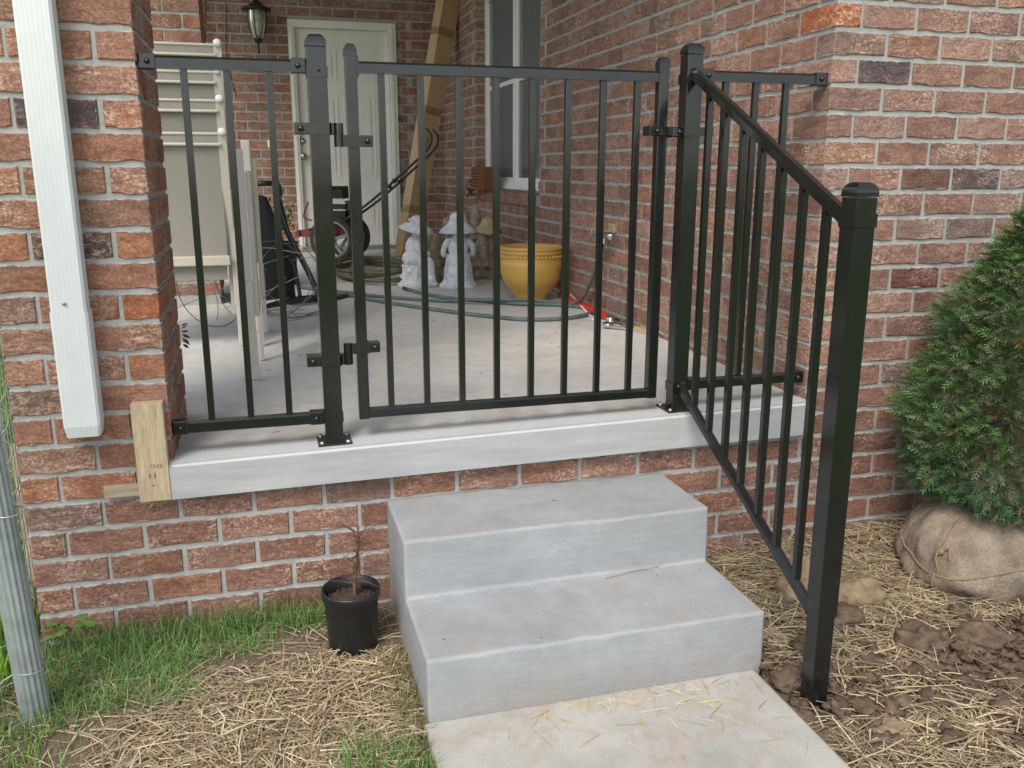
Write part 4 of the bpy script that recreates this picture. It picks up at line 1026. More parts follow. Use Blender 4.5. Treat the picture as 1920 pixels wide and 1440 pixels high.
b.xf = Matrix.Translation(mw(-4.8, 6.5, 9.6)); b.lathe([(0, -2.2), (2.5, -2), (2.7, 0), (2.5, 2.6), (0, 3.0)], n=18); b.xf = Matrix.Identity(4)
b.bar(mw(5, 6, 9), mw(7, 6, 9), 3, 2.5); b.build('engine', 'engine', t)
b = MB(); b.bar(mw(-4, 3.1, 11.7), mw(4.6, 3.1, 11.7), 0.5, 0.7); b.bar(mw(-4, 3.1, 9.4), mw(2.6, 3.1, 9.4), 0.5, 0.5); b.build('linkage', 'zinc', t)
b = MB(); b.tube(catmull([mw(7, 1, 6), mw(9.8, 1, 7.0), mw(9.2, 1, 9.5), mw(8, 1, 12)], 4), 0.3, 6); b.build('lever', 'red', t)
for a in (2.5, 10.5):
    b = MB(); b.tube(catmull([mw(-2, a, 5), mw(-13, a, 12.5), mw(-24, a, 21.5), mw(-32.0, a, 28.5), mw(-33.5, a, 32.5), mw(-31.8, a+0.4, 35.0)], 5), 0.42, 8); b.build('handle_bar', 'blacktube', t)
b = MB(); b.tube([mw(-20, 2.5, 18.4), mw(-20.5, 6.5, 19.6), mw(-20, 10.5, 18.4)], 0.3, 6)
for a in (2.5, 10.5): b.ball(mw(-17, a, 16.6), 0.7, n=8, m=6); b.ball(mw(-21, a-.3, 18.8), 0.8, n=8, m=6)
b.build('handle_brace', 'blacktube', t)
# cardboard box leaning in the corner
t = empty('cardboard_box', (59.5, 222, -4.3), 'very tall narrow cardboard box leaning into the corner right of the door', 'box')
Bb = Vector((59.3, 211, -4.2)); Bt = Vector((78.2, 215.5, 88)); ax = (Bt-Bb).normalized()
b = MB(); b.bar(Bb, Bt, 6.6, 4.8, (0.45, -1, 0.1)); b.build('carton', 'card', t)
s_ = Vector((0.45, -1, 0.1)); s_ = (s_-ax*s_.dot(ax)).normalized()
for f_ in (0.16, 0.52, 0.8):
    p = Bb.lerp(Bt, f_); b = MB(); b.bar(p, p+ax*2.6, 6.66, 4.86, (0.45, -1, 0.1)); b.build('tape', 'tape', t)
b = MB(); c_ = ax.cross(s_)
for k in range(5):
    p = Bb.lerp(Bt, 0.40)+s_*2.42+c_*(0.9-k*0.5); b.bar(p, p+ax*(5.0-k*0.4), 0.18, 0.03, s_)
b.build('print_lines', 'ink', t)
# ---- statues
def remesh(o, vox, mat=None):
    m = o.modifiers.new('remesh', 'REMESH'); m.mode = 'VOXEL'; m.voxel_size = vox*S; m.use_smooth_shade = True
def statue1():
    t = empty('girl_figurine', (50.3, 130, -4.6), 'white garden figurine of a girl in a floppy flowered hat, seated sideways on a stump', 'figurine')
    X, Y, Z = 50.2, 130, -4.6
    b = MB(); b.lathe([(0, 0), (4.3, 0), (4.4, 0.8), (3.4, 2.0), (3.1, 5), (3.4, 6.0), (0, 6.1)], (X-1.2, Y, Z), 26, fn=lambda r_, z, a: r_*(1+0.07*math.sin(a*7+z)+0.05*math.sin(a*13)))
    b.ball((X+1.9, Y-0.6, Z+2.2), 2.6, 2.3, 2.2, wob=.3); b.ball((X+3.0, Y-1, Z+0.9), 1.9, 1.6, 0.95, wob=.2)
    for k in range(9): a = k*2.4; b.ball((X-1.2+3.3*math.cos(a), Y+2.8*math.sin(a), Z+1+k*0.5), 0.75, wob=.5, seed=k)
    b.build('stump', 'stat_w', t); remesh(bpy.data.objects[-1] if False else t.children[-1], 0.16)
    b = MB(); b.ball((X-1.5, Y, Z+7.6), 3.0, 2.5, 2.4, 16, 10); b.ball((X-1.2, Y, Z+10.3), 2.35, 1.9, 3.1, 16, 10); b.ball((X-0.9, Y, Z+12.2), 1.7, 1.5, 1.3)
    b.ball((X-0.2, Y, Z+14.1), 1.55, 1.5, 1.75)                       # head
    b.ball((X+1.25, Y-0.2, Z+13.9), 0.28, .3, .3)
    b.tube(catmull([(X-0.8, Y-1.8, Z+12.0), (X-0.4, Y-2.4, Z+10.0), (X+0.6, Y-2.2, Z+8.6), (X+2.3, Y-1.4, Z+8.9)], 5), 0.8, 10, rs=[0.95-0.025*i for i in range(16)])
    b.tube(catmull([(X-0.6, Y+1.8, Z+12.0), (X, Y+2.2, Z+10.0), (X+2.4, Y+1.0, Z+9.0)], 5), 0.75, 10)
    b.tube(catmull([(X-0.8, Y-1.0, Z+7.0), (X+2.1, Y-1.4, Z+6.7), (X+2.8, Y-1.2, Z+3.6), (X+3.3, Y-1.4, Z+1.0)], 5), 1.4, 10, rs=[1.7-0.05*i for i in range(16)])
    b.tube(catmull([(X-0.8, Y+1.0, Z+7.0), (X+2.0, Y+1.0, Z+6.9), (X+2.4, Y+1.2, Z+3)], 5), 1.4, 10)
    b.build('girl', 'stat_w', t); remesh(t.children[-1], 0.13)
    b = MB(); b.xf = Matrix.Translation((X-0.2, Y, Z+15.8)) @ Matrix.Rotation(0.18, 4, 'Y') @ Matrix.Rotation(0.15, 4, 'X')
    b.lathe([(0, 2.9), (1.0, 2.8), (1.85, 2.1), (2.1, 0.9), (2.4, 0.3), (3.6, -0.3), (4.6, -1.15), (4.75, -1.0), (3.6, -0.05), (2.5, 0.55)], n=36, fn=lambda r_, z, a: r_*(1+0.05*math.sin(a*3)))
    for k in range(16):
        a = k*0.35-2.2; b.ball((2.2*math.cos(a-1.5), 2.2*math.sin(a-1.5), 0.9+0.5*math.sin(k*2.3)), 0.42, n=8, m=5, wob=.4, seed=k)
    b.build('hat', 'stat_w', t)
def statue2():
    t = empty('girl_figurine', (60.2, 127.5, -4.6), 'white garden figurine of a girl standing with her back turned, in a wide brimmed hat', 'figurine')
    X, Y, Z = 60.2, 127.5, -4.6
    b = MB(); b.lathe([(0, 0), (4.8, 0), (4.9, 0.7), (3.8, 1.7), (3.3, 3.2), (0, 3.4)], (X, Y, Z), 26, fn=lambda r_, z, a: r_*(1+0.06*math.sin(a*6+2)+0.05*math.sin(a*11)))
    for k in range(12): a = k*2.4; b.ball((X+3.6*math.cos(a), Y+3.0*math.sin(a), Z+0.8+(k % 4)*0.9), 0.8, wob=.5, seed=k+9)
    b.build('base', 'stat_w', t); remesh(t.children[-1], 0.16)
    b = MB(); b.lathe([(0, 2), (3.9, 2), (3.7, 4.5), (3.2, 7.4), (2.8, 8.8), (0, 8.9)], (X, Y, Z), 24, fn=lambda r_, z, a: r_*(1+0.035*math.sin(a*9)))
    b.ball((X, Y, Z+10.4), 2.8, 1.9, 2.9, 16, 10); b.ball((X, Y, Z+12.5), 2.7, 1.5, 1.1); b.ball((X, Y, Z+14.4), 1.6, 1.55, 1.8)
    for s in (-1, 1): b.tube(catmull([(X+s*2.4, Y, Z+12.5), (X+s*3.7, Y-0.4, Z+10.6), (X+s*3.9, Y+0.3, Z+8.6), (X+s*2.4, Y+1.9, Z+8.2)], 5), 0.8, 10, rs=[0.9-0.022*i for i in range(16)])
    for k in range(6): b.tube([(X-1.2+k*.48, Y-1.3, Z+14.5), (X-1.2+k*.48, Y-1.45, Z+12.0)], 0.32, 6)
    b.build('girl', 'stat_w', t); remesh(t.children[-1], 0.13)
    b = MB(); b.lathe([(0, 3.7), (0.9, 3.6), (1.7, 3.1), (2.1, 2.2), (2.3, 1.2), (2.9, 0.4), (4.2, -0.7), (4.95, -1.7), (4.7, -1.8), (3.4, -0.4), (2.3, 0.4)], (X, Y, Z+15.9), 40, fn=lambda r_, z, a: r_*(1+0.03*math.sin(a*2+1)+0.008*math.sin(z*9)))
    b.build('hat', 'stat_w', t)
statue1(); statue2()
def beige1():
    t = empty('stone_figurine', (71, 141, -4.5), 'beige stone garden figurine in a straw coloured hat, behind the yellow pot', 'figurine'); X, Y, Z = 70.5, 140, -4.5
    b = MB()
    rr_ = random.Random(5)
    for k in range(34):
        a = rr_.uniform(0, 6.28); z = rr_.uniform(0.4, 12); q = 3.1-0.09*z; b.ball((X+q*math.cos(a), Y+q*math.sin(a)*.8, Z+z), rr_.uniform(1.0, 1.9), wob=.6, seed=k, n=10, m=7)
    b.ball((X, Y, Z+6), 3.0, 2.6, 7); b.ball((X+0.8, Y-1, Z+13.3), 1.9, 1.8, 2.0)
    b.tube(catmull([(X-1, Y-2, Z+12), (X-1.2, Y-3.2, Z+8), (X-0.5, Y-3.4, Z+4)], 5), 1.2, 10)
    b.build('figure', 'stat_b', t); remesh(t.children[-1], 0.16)
    b = MB(); b.xf = Matrix.Translation((X+0.9, Y-1.2, Z+15.0)) @ Matrix.Rotation(0.25, 4, 'X'); b.lathe([(0, 2.4), (1.5, 2.1), (2.2, 1.2), (2.5, 0.2), (3.5, -0.9), (3.75, -1.6), (3.4, -1.5), (2.2, 0)], n=32, fn=lambda r_, z, a: r_*(1+0.012*math.sin(z*14))); b.build('hat', 'stat_y', t)
def beige2():
    t = empty('stone_figurine', (67, 152, -4.5), 'lumpy beige stone figurine with two rounded peaks, half hidden behind the standing girl', 'figurine'); X, Y, Z = 67.8, 150, -4.5
    b = MB(); rr_ = random.Random(15)
    for k in range(40):
        a = rr_.uniform(0, 6.28); z = rr_.uniform(0.4, 15); q = 3.6-0.1*z; b.ball((X+q*math.cos(a), Y+q*math.sin(a)*.7, Z+z), rr_.uniform(1.0, 1.8), wob=.6, seed=k, n=10, m=7)
    b.ball((X-1.0, Y, Z+10), 2.4, 2.2, 9.4); b.ball((X+2.4, Y, Z+10), 2.4, 2.2, 10.8); b.build('figure', 'stat_b', t); remesh(t.children[-1], 0.17)
def beige3():
    t = empty('stone_figurine', (57, 140, -4.6), 'rough beige stone figurine with a rose, standing between the two white girls', 'figurine'); X, Y, Z = 56.3, 138.5, -4.6
    b = MB(); rr_ = random.Random(25)
    for k in range(40):
        a = rr_.uniform(0, 6.28); z = rr_.uniform(0.4, 12); q = 2.9-0.07*z; b.ball((X+q*math.cos(a), Y+q*math.sin(a)*.7, Z+z), rr_.uniform(0.7, 1.5), wob=.7, seed=k, n=10, m=7)
    b.ball((X, Y, Z+6), 2.7, 2.2, 7.5); b.ball((X-1.8, Y, Z+12.2), 1.5, 1.2, 2.2); b.build('figure', 'stat_b', t); remesh(t.children[-1], 0.15)
    b = MB(); b.ball((X+4.2, Y+2, Z+15.9), 1.75, wob=.15, n=14, m=10); b.tube([(X+4.2, Y+2, Z+14.5), (X+3.0, Y+1, Z+8)], 0.9, 8); b.build('round_head', 'stat_b', t)
beige1(); beige2(); beige3()
# ---- yellow pot
t = empty('yellow_pot', (71.2, 98, -4.4), 'large mustard-yellow glazed garden pot with a beaded band, empty, by the side wall', 'plant pot')
b = MB(); b.lathe([(0, -4.45), (3.6, -4.45), (3.75, -4.0), (3.6, -3.3), (4.5, -2.4), (5.9, -0.8), (6.75, 0.8), (7.1, 2.4), (7.2, 4.0), (7.2, 4.9), (7.1, 5.0), (7.2, 5.15), (7.2, 5.3), (7.05, 5.4), (7.15, 5.6), (7.2, 6.6), (7.45, 6.8), (7.55, 7.1), (7.3, 7.4), (7.5, 7.6), (7.75, 7.9), (7.7, 8.25), (7.2, 8.4), (6.7, 8.2), (6.5, 7.6), (6.3, 4), (5.3, 0), (0, -2.5)], (71.2, 98, 0), 64); b.build('pot', 'glaze', t)
for k in range(46):
    a = 2*PI*k/46; b = MB(); b.ball((71.2+7.22*math.cos(a), 98+7.22*math.sin(a), 6.1), 0.34, n=8, m=5); b.build('bead', 'glaze', t) if False else None
b = MB()
for k in range(46):
    a = 2*PI*k/46; b.ball((71.2+7.2*math.cos(a), 98+7.2*math.sin(a), 6.1), 0.3, 0.3, 0.42, n=8, m=5)
b.build('beaded_band', 'glaze', t)['kind'] = 'stuff'
# ---- hoses
def onslab(P, ex=0.45): return [Vector((x, y, slabz(x, y)+ex+(z if z else 0))) for x, y, z in P]
b = MB(); pts = []
for k in range(150):
    s = k/149; a = s*2*PI*5.3+1.1; rx = 10.5+1.8*math.sin(a*0.37+1)+0.8*math.sin(s*31); ry = 20+5*math.sin(a*0.41)+3*math.sin(s*17); 
    x = 43.5+rx*math.cos(a)+1.5*math.sin(s*9); y = 163+ry*math.sin(a); pts.append(Vector((x, y, slabz(x, y)+0.5+s*2.4+0.5*math.sin(a*1.7))))
b.tube(catmull(pts, 2), 0.5, 8); o = b.build('garden_hose', 'olive'); tag(o, 'coiled olive-green garden hose heaped on the slab behind the gate', 'hose')
h1 = onslab([(45.8, 123.5, 0), (49, 113, 0), (54, 103, 0), (60, 96.5, .1), (66, 90, .1), (72, 87, 0), (77.2, 82, 0), (78.2, 76, 0), (74.5, 70.6, 0), (68.4, 68.6, 0), (62, 70, 0), (56, 76, 0), (50, 84, 0), (41.4, 97.5, 0), (33.3, 112, 0), (27, 127, 0), (20, 138, 0)])
b = MB(); b.tube(catmull(h1, 8), 0.44, 10); o = b.build('garden_hose', 'teal')
tag(o, 'blue-green garden hose looping over the slab in front of the yellow pot', 'hose')
b = MB(); b.tube([h1[0]+Vector((-0.5, 2.2, 0.05)), h1[0]+Vector((0.05, -0.6, 0))], 0.52, 10); b.build('hose_end', 'blacktube', o)
h2 = [Vector((78.6, 71.4, 10.6)), Vector((78.7, 73.5, 8.0)), Vector((78.5, 77, 3.0)), Vector((78.2, 81.5, -1.6)), Vector((77.2, 85, -3.6))] + onslab([(74, 87, .2), (68, 89.5, .9), (58, 95, .7), (50, 101.5, 0), (38, 113, 0), (30, 124, 0), (22, 134, 0)])
b = MB(); b.tube(catmull(h2, 8), 0.42, 10); o = b.build('tap_hose', 'teal'); tag(o, 'blue-green hose dropping from the wall tap and running behind the loop of hose', 'hose')
# ---- tap
t = empty('wall_tap', (79.3, 70, 12.5), 'chrome outdoor tap with a splitter on the side wall, feeding the hose', 'tap')
b = MB(); b.tube([(XR+0.3, 70.3, 12.6), (78.2, 70.3, 12.6)], 0.5, 12); b.tube([(78.6, 70.3, 12.8), (78.5, 70.9, 10.9)], 0.55, 12, rs=[0.62, 0.5]); b.tube([(78.4, 66.9, 12.6), (78.4, 70.9, 12.6)], 0.72, 12); b.ball((78.4, 66.8, 12.6), 0.85, n=12, m=8); b.build('body', 'chrome', t)
b = MB(); b.xf = Matrix.Translation((78.3, 74.8, 12.7)) @ Matrix.Rotation(PI/2, 4, 'X'); b.lathe([(1.0, -0.2), (1.25, 0), (1.0, 0.2), (0.8, 0), (1.0, -0.2)], n=20, fn=lambda r_, z, a: r_*(1+0.06*math.sin(a*6))); b.bar((-1, 0, 0), (1, 0, 0), .25, .2); b.bar((0, -1, 0), (0, 1, 0), .25, .2, (1, 0, 0)); b.xf = Matrix.Identity(4); b.tube([(78.3, 74.8, 12.7), (78.4, 71, 12.6)], 0.2, 6); b.build('handle', 'galv', t)
b = MB(); b.box(XR-0.55, XR+0.1, 68.4, 71.6, 13.1, 14.9, 0.2); b.build('wall_block', 'stat_y', t)
# ---- red tool
t = empty('red_hand_tool', (78, 80, -4.3), 'long red-handled tool with a chrome jaw lying against the foot of the side wall', 'tool')
b = MB(); b.bar((79.0, 99, -3.5), (77.9, 66, -3.5), 1.7, 0.9); b.build('handle', 'redtool', t)
b = MB(); b.ball((79.0, 97, -3.0), 1.0, 1.6, 0.9); b.build('knob', 'blacktube', t)
b = MB(); b.bar((77.9, 66.2, -3.4), (78.8, 56.5, -3.6), 1.1, 0.8); b.bar((77.6, 63.5, -3.5), (74.6, 57.6, -3.7), 0.9, 0.8); b.ball((74.4, 57.2, -3.6), 1.0, 1.2, 0.65); b.ball((76.4, 61.0, -3.2), 1.0, 1.2, 0.8); b.ball((78.8, 56.6, -3.6), 0.8, 1.3, 0.6); b.bar((74.4, 57.0, -3.9), (77.6, 53.0, -3.9), .6, .5); b.build('jaw', 'chrome', t)
b = MB(); b.bar((80.0, 95, -2.9), (75.2, 67.0, -4.2), 0.35, 0.35); o = b.build('pale_stick', 'vinyl'); tag(o, 'thin pale stick lying across the red tool and the hose', 'stick')
b = MB(); b.add([(77.5, 58, -4.36), (79.9, 45, -4.30), (80.0, 47, -3.6), (79.9, 60.5, -4.0), (78.6, 60.5, -4.25)], [(0, 1, 2, 3, 4)])
b.add([(77.5, 58, -4.30), (79.9, 45, -4.24), (80.0, 47, -3.5), (79.9, 60.5, -3.9), (78.6, 60.5, -4.18)], [(4, 3, 2, 1, 0)]); o = b.build('card_scrap', 'card'); tag(o, 'flat scrap of tan cardboard at the foot of the side wall behind the latch post', 'cardboard')
# ---- lamp
t = empty('wall_lantern', (13.8, YB-4, 65), 'dark bronze coach lantern with clear glass on the back wall left of the door', 'lamp')
LX, LY = 13.9, YB-5.0
b = MB(); b.lathe([(0, 84.2), (0.5, 84), (0.7, 82.6), (1.2, 81.8), (2.6, 80.6), (4.4, 79.8), (5.1, 79.4), (4.9, 79.0), (2.6, 79.0), (0, 79)], (LX, LY, 0), 24); b.build('cap', 'lamp', t)
b = MB(); b.lathe([(2.9, 79), (2.9, 76), (2.55, 73), (1.9, 70.6), (1.2, 69.4)], (LX, LY, 0), 24); b.build('glass', 'lampglass', t)
b = MB()
for k in range(6):
    a = k*PI/3+.2; b.tube(catmull([(LX+3.1*math.cos(a), LY+3.1*math.sin(a), 79), (LX+3.1*math.cos(a), LY+3.1*math.sin(a), 76), (LX+2.6*math.cos(a), LY+2.6*math.sin(a), 72.4), (LX+1.0*math.cos(a), LY+1.0*math.sin(a), 69.0)], 3), 0.17, 5)
b.lathe([(0, 71), (1.1, 70.4), (1.7, 69.6), (0.9, 68.6), (0.35, 68.0), (0.3, 66), (0.5, 65.4), (0.35, 64.9), (0, 64.8)], (LX, LY, 0), 16); b.build('cage', 'lamp', t)
b = MB(); b.tube(catmull([(LX, LY, 84), (LX, LY+2.0, 87.5), (LX, LY+5, 86)], 5), 0.4, 8); b.lathe([(2.2, -0.3), (2.2, 0.3), (0, 0.5)], (LX, YB-0.4, 86), 16); b.build('wall_arm', 'lamp', t)
b = MB(); b.tube([(LX, LY, 69.6), (LX, LY, 72.5)], 0.45, 8); b.ball((LX, LY, 74.0), 0.9, 0.9, 1.6); b.build('bulb', 'cap', t)
b = MB(); b.box(14.9, 16.0, YB-0.5, YB+0.05, 33.3, 35.9, 0.1); b.box(15.25, 15.6, YB-0.62, YB-0.5, 34.3, 34.9); o = b.build('doorbell', 'vinyl'); tag(o, 'small cream doorbell plate on the bricks left of the door', 'doorbell')
b = MB(); b.tube(catmull([(-2.5, YB-1.5, 116), (-2.9, YB-1.5, 84), (-4.0, YB-1.5, 68), (-4.6, YB-1.2, 60)], 6), 0.42, 6); o = b.build('hanging_pole', 'basket'); tag(o, 'thin red-brown pole against the back wall above the stacked chairs', 'pole')
b = MB(); b.tube(catmull([(3.4, YB-.6, 116), (3.6, YB-.6, 82), (2.5, YB-.6, 66), (4.5, YB-.6, 52)], 6), 0.2, 5); o = b.build('wall_cable', 'wire_dark'); tag(o, 'thin dark cable running down the back wall left of the lantern', 'cable')
# ---- basket on the window sill
t = empty('wooden_basket', (77.4, 172, 19.8), 'brown wooden slatted basket hanging at the far end of the window sill', 'basket')
for k in range(7):
    b = MB(); z = 19.6+k*0.98; b.box(76.2, 76.5, 163.5+0.05*k, 180.5, z, z+0.85, 0.05); b.build('slat', 'basket', t)
b = MB(); b.box(76.5, 79.1, 163.4, 163.8, 19.6, 26.4); b.box(76.5, 79.1, 180.2, 180.6, 19.6, 26.4); b.box(76.5, 79.1, 163.8, 180.2, 19.6, 20.0); b.box(78.8, 79.1, 163.8, 180.2, 20, 26.4); b.build('frame', 'basket', t)
b = MB()
for k in range(26): b.ball((76.2+r.gauss(0, .7), 181+r.gauss(0, 1.6), 19.3+r.gauss(0, 1.1)), r.uniform(.3, .6), wob=.4, n=7, m=5, seed=k)
b.build('dried_pods', 'twig', t)['kind'] = 'stuff'
# ---- dried leaves caught on the pillar
t = empty('dried_sprig', (0.6, 18.5, 4.5), 'dried brown sprig caught on the inner side of the near pillar', 'dried leaves')
for k in range(7):
    a = r.uniform(-0.9, 0.5); p = Vector((0.25, 18.2+r.uniform(-.4, .4), 6.3-k*0.42)); d = Vector((math.cos(a)*.8, 0.3, math.sin(a)-.2))
    b = MB(); s = Vector((0.1, .35, .1)); L = r.uniform(0.8, 1.5); b.add([p, p+d*L*.5+s, p+d*L, p+d*L*.5-s], [(0, 1, 2, 3)]); b.add([q_+Vector((.02, .02, .03)) for q_ in (p, p+d*L*.5+s, p+d*L, p+d*L*.5-s)], [(3, 2, 1, 0)]); b.build('leaf', 'twig', t)

# ------------------------------------------------------------------ straw, grass, clods, weeds
RS = np.random.RandomState(42)
def straws(name, X, Y, Z, seed, lmin=1.2, lmax=5.0, tiltsd=0.10, cols=None, width=(0.022, 0.06)):
    rs = np.random.RandomState(seed); n = len(X); az = rs.uniform(0, 2*PI, n); L = lmin+(lmax*1.5-lmin)*rs.rand(n)**1.8; tl = rs.normal(0, tiltsd, n)
    d = np.stack([np.cos(az)*np.cos(tl), np.sin(az)*np.cos(tl), np.sin(tl)], 1); sx = np.stack([-np.sin(az), np.cos(az), np.zeros(n)], 1); u = np.cross(d, sx)
    w_ = rs.uniform(*width, n); bend = rs.normal(0, 0.035, n)*L; kink = np.where(rs.rand(n) < 0.15, rs.normal(0, .35, n), 0)*L
    C0 = np.stack([X, Y, Z], 1); Vs = []
    for i, tt in enumerate((-0.5, -0.15, 0.2, 0.5)):
        off = sx*((bend*(1-4*tt*tt))+np.maximum(0, tt-0.0)*kink)[:, None] + np.array([0, 0, 1])*(-0.05*L*(tt*tt*4))[:, None]
        P = C0+d*(tt*L)[:, None]+off
        for a in (0, 2*PI/3, 4*PI/3): Vs.append(P+(sx*math.cos(a)*1.5+u*math.sin(a)*0.8)*w_[:, None])
    V = np.stack(Vs, 1).reshape(-1, 3); base = np.arange(n)*12; F = []
    for i in range(3):
        for k in range(3): F.append(np.stack([base+i*3+k, base+i*3+(k+1) % 3, base+(i+1)*3+(k+1) % 3, base+(i+1)*3+k], 1))
    F = np.concatenate(F); cc = np.array(cols if cols is not None else [(0.50, 0.40, 0.235), (0.42, 0.33, 0.20), (0.58, 0.49, 0.31), (0.36, 0.28, 0.175), (0.30, 0.23, 0.14), (0.50, 0.43, 0.29), (0.24, 0.185, 0.12)])
    T = cc[rs.randint(0, len(cc), n)]*rs.uniform(0.7, 1.15, (n, 1)); T = np.repeat(T, 12, 0)
    return nmesh(name, V, F, 'straw', T)
def sample(n, x0, x1, y0, y1, dens, seed):
    rs = np.random.RandomState(seed); X = rs.uniform(x0, x1, n); Y = rs.uniform(y0, y1, n); k = rs.rand(n) < np.clip(dens(X, Y), 0, 1); return X[k], Y[k]
def dL(x, y):
    n1 = fbm(x, y, 0.35, 7)*2.5
    d = sst(-10, 1, x+n1)*sst(-8.5, -12.5, y+n1*.6-0.10*(x-5)*0)+0.16
    d = d*np.where(x > 14.5, sst(-35, -28, y) + 0.35, 1)
    return np.where((x > 22.6) | (np.hypot(x-18, y+9) < 3.0), 0, d)
X, Y = sample(19000, -30, 23, -62, -1, dL, 1); Z = ground_h(X, Y)+0.05+RS.uniform(0, 1, len(X))**1.6*0.75
tag(straws('straw_mulch', X, Y, Z, 2, 0.7, 5.0), 'loose straw mulch spread over the soil left of the steps', 'straw', kind='stuff')
def dR(x, y):
    n1 = fbm(x, y, 0.22, 9)*0.5+fbm(x, y, 0.6, 10)*0.25
    patch = 1.3*np.exp(-(((x-84)/9)**2+((y+31)/6)**2)) + np.exp(-(((x-64)/6)**2+((y+33)/6)**2)) + 0.8*np.exp(-(((x-90)/9)**2+((y+33)/7)**2)) + 0.7*np.exp(-(((x-60.5)/2.5)**2+((y+27)/5)**2))
    d = 0.92-0.80*patch+0.35*n1; d = d*(0.30+0.7*sst(-12, -4, y)) if False else d
    d = np.where(x < 60.2, np.where(y < -28, 0, 0.0), d)
    return d*np.where((np.hypot((x-98.6)/11.5, (y+14.8)/9) < 1), 0, 1)
X, Y = sample(31000, 59.9, 125, -70, -0.6, dR, 3); Z = ground_h(X, Y)+0.05+RS.uniform(0, 1, len(X))**1.5*0.9
tag(straws('straw_mulch', X, Y, Z, 5, 0.9, 5.8, 0.12), 'loose straw mulch spread over the lumpy soil right of the steps', 'straw', kind='stuff')
# stray stalks on the walk and a step
rs = np.random.RandomState(8); n = 70
X = np.concatenate([rs.uniform(26, 58, 60), rs.normal(49, 6, 60), rs.uniform(34, 57, 45)]); Y = np.concatenate([rs.uniform(-62, -27, 60), rs.normal(-30, 2.0, 60), rs.uniform(-28.2, -26.7, 45)]); k = (X > 24.5) & (X < 58) & (Y < -26.8)
X, Y = X[k], Y[k]; Z = np.full(len(X), -26.02)
tag(straws('stray_straw', X, Y, Z, 9, 0.8, 5.5, 0.004, width=(0.02, 0.05), cols=[(0.56, 0.46, 0.26), (0.48, 0.38, 0.2), (0.62, 0.53, 0.33)]), 'stray straw stalks lying on the concrete walk', 'straw', kind='stuff')
b = MB(); b.tube(catmull([(46.0, -14.6, -19.4), (49, -13.9, -19.35), (53.2, -13.4, -19.3)], 4), 0.05, 5); b.tube([(51.5, -13.6, -19.3), (52.2, -14.3, -19.45)], 0.04, 4)
o = b.build('straw_stalk', 'stat_y'); tag(o, 'single long straw stalk lying at the back of the lower step', 'straw')
def blades(name, X, Y, seed, hmin, hmax, cols, wd=0.06, lean=0.5, z0=None):
    rs = np.random.RandomState(seed); n = len(X); Z = ground_h(X, Y)-0.1 if z0 is None else np.full(n, z0); az = rs.uniform(0, 2*PI, n); h = rs.uniform(hmin, hmax, n)
    ln = np.abs(rs.normal(0, lean, n))*h; dx, dy = np.cos(az), np.sin(az); fa = rs.uniform(0, PI, n); sx = np.stack([np.cos(fa), np.sin(fa), np.zeros(n)], 1)*wd
    P0 = np.stack([X, Y, Z], 1); Vs = []
    for (t, l, w_) in ((0, 0, 1), (0.4, 0.16, 0.95), (0.75, 0.55, .7), (1.0, 1.0, .08)):
        P = P0+np.stack([dx*ln*l, dy*ln*l, h*t-0.45*ln*l*t], 1); Vs += [P-sx*w_, P+sx*w_]
    V = np.stack(Vs, 1).reshape(-1, 3); base = np.arange(n)*8
    F = np.concatenate([np.stack([base+2*i, base+2*i+1, base+2*i+3, base+2*i+2], 1) for i in range(3)])
    cc = np.array(cols); T = cc[rs.randint(0, len(cc), n)]*rs.uniform(.7, 1.25, (n, 1)); T = np.repeat(T, 8, 0)
    return nmesh(name, V, F, 'grass', T)
GC = [(0.10, 0.23, 0.05), (0.14, 0.30, 0.065), (0.075, 0.17, 0.045), (0.17, 0.29, 0.08), (0.26, 0.27, 0.13)]
def g1(x, y):
    n1 = fbm(x, y, 0.5, 17)*0.35
    wall = sst(-5.5, -2.2, y)*sst(16.5, 12, x); mid = sst(-18.5, -14, y+fbm(x, y, .3, 3)*1.2)*sst(3.5, -3, x)*0.85 + sst(-10.5, -7, y)*sst(11, 7, x)*0.6
    return (wall*0.8+mid*1.1+n1*2.2*(wall+mid))*np.where(np.hypot(x+13, y+14.6) < 1.6, 0, 1)
X, Y = sample(9000, -15, 17, -20, -0.3, g1, 21); tag(blades('grass', X, Y, 22, 0.8, 3.2, GC, 0.04, 0.95), 'short green grass growing along the foot of the left brick wall', 'grass', kind='stuff')
X, Y = sample(2600, -12, 16, -7, -0.2, lambda x, y: sst(-6, -2.5, y)*(0.5+0.4*fbm(x, y, .8, 5)), 23); tag(blades('tall_grass', X, Y, 24, 2.2, 4.6, GC[:3]+[(0.22, 0.20, 0.09)], 0.04, 0.45), 'taller grass blades against the left brick wall', 'grass', kind='stuff')
X, Y = sample(6000, 12, 23, -60, -24, lambda x, y: sst(-27.5, -30, y+fbm(x, y, .5, 2)*1.2+(x-20)*0.25)*sst(13.5, 16.5, x), 25); tag(blades('grass', X, Y, 26, 1.0, 2.7, GC, 0.045, 0.5), 'bright grass tuft at the left edge of the concrete walk', 'grass', kind='stuff')
X, Y = sample(900, 20.6, 23.3, -30, -13, lambda x, y: 0.5+0*x, 27); tag(blades('grass', X, Y, 28, 1.0, 2.6, [(0.20, 0.19, 0.08), (0.15, 0.18, 0.06), (0.25, 0.2, 0.1)], 0.04, 0.6), 'thin yellowing grass along the left side of the steps', 'grass', kind='stuff')
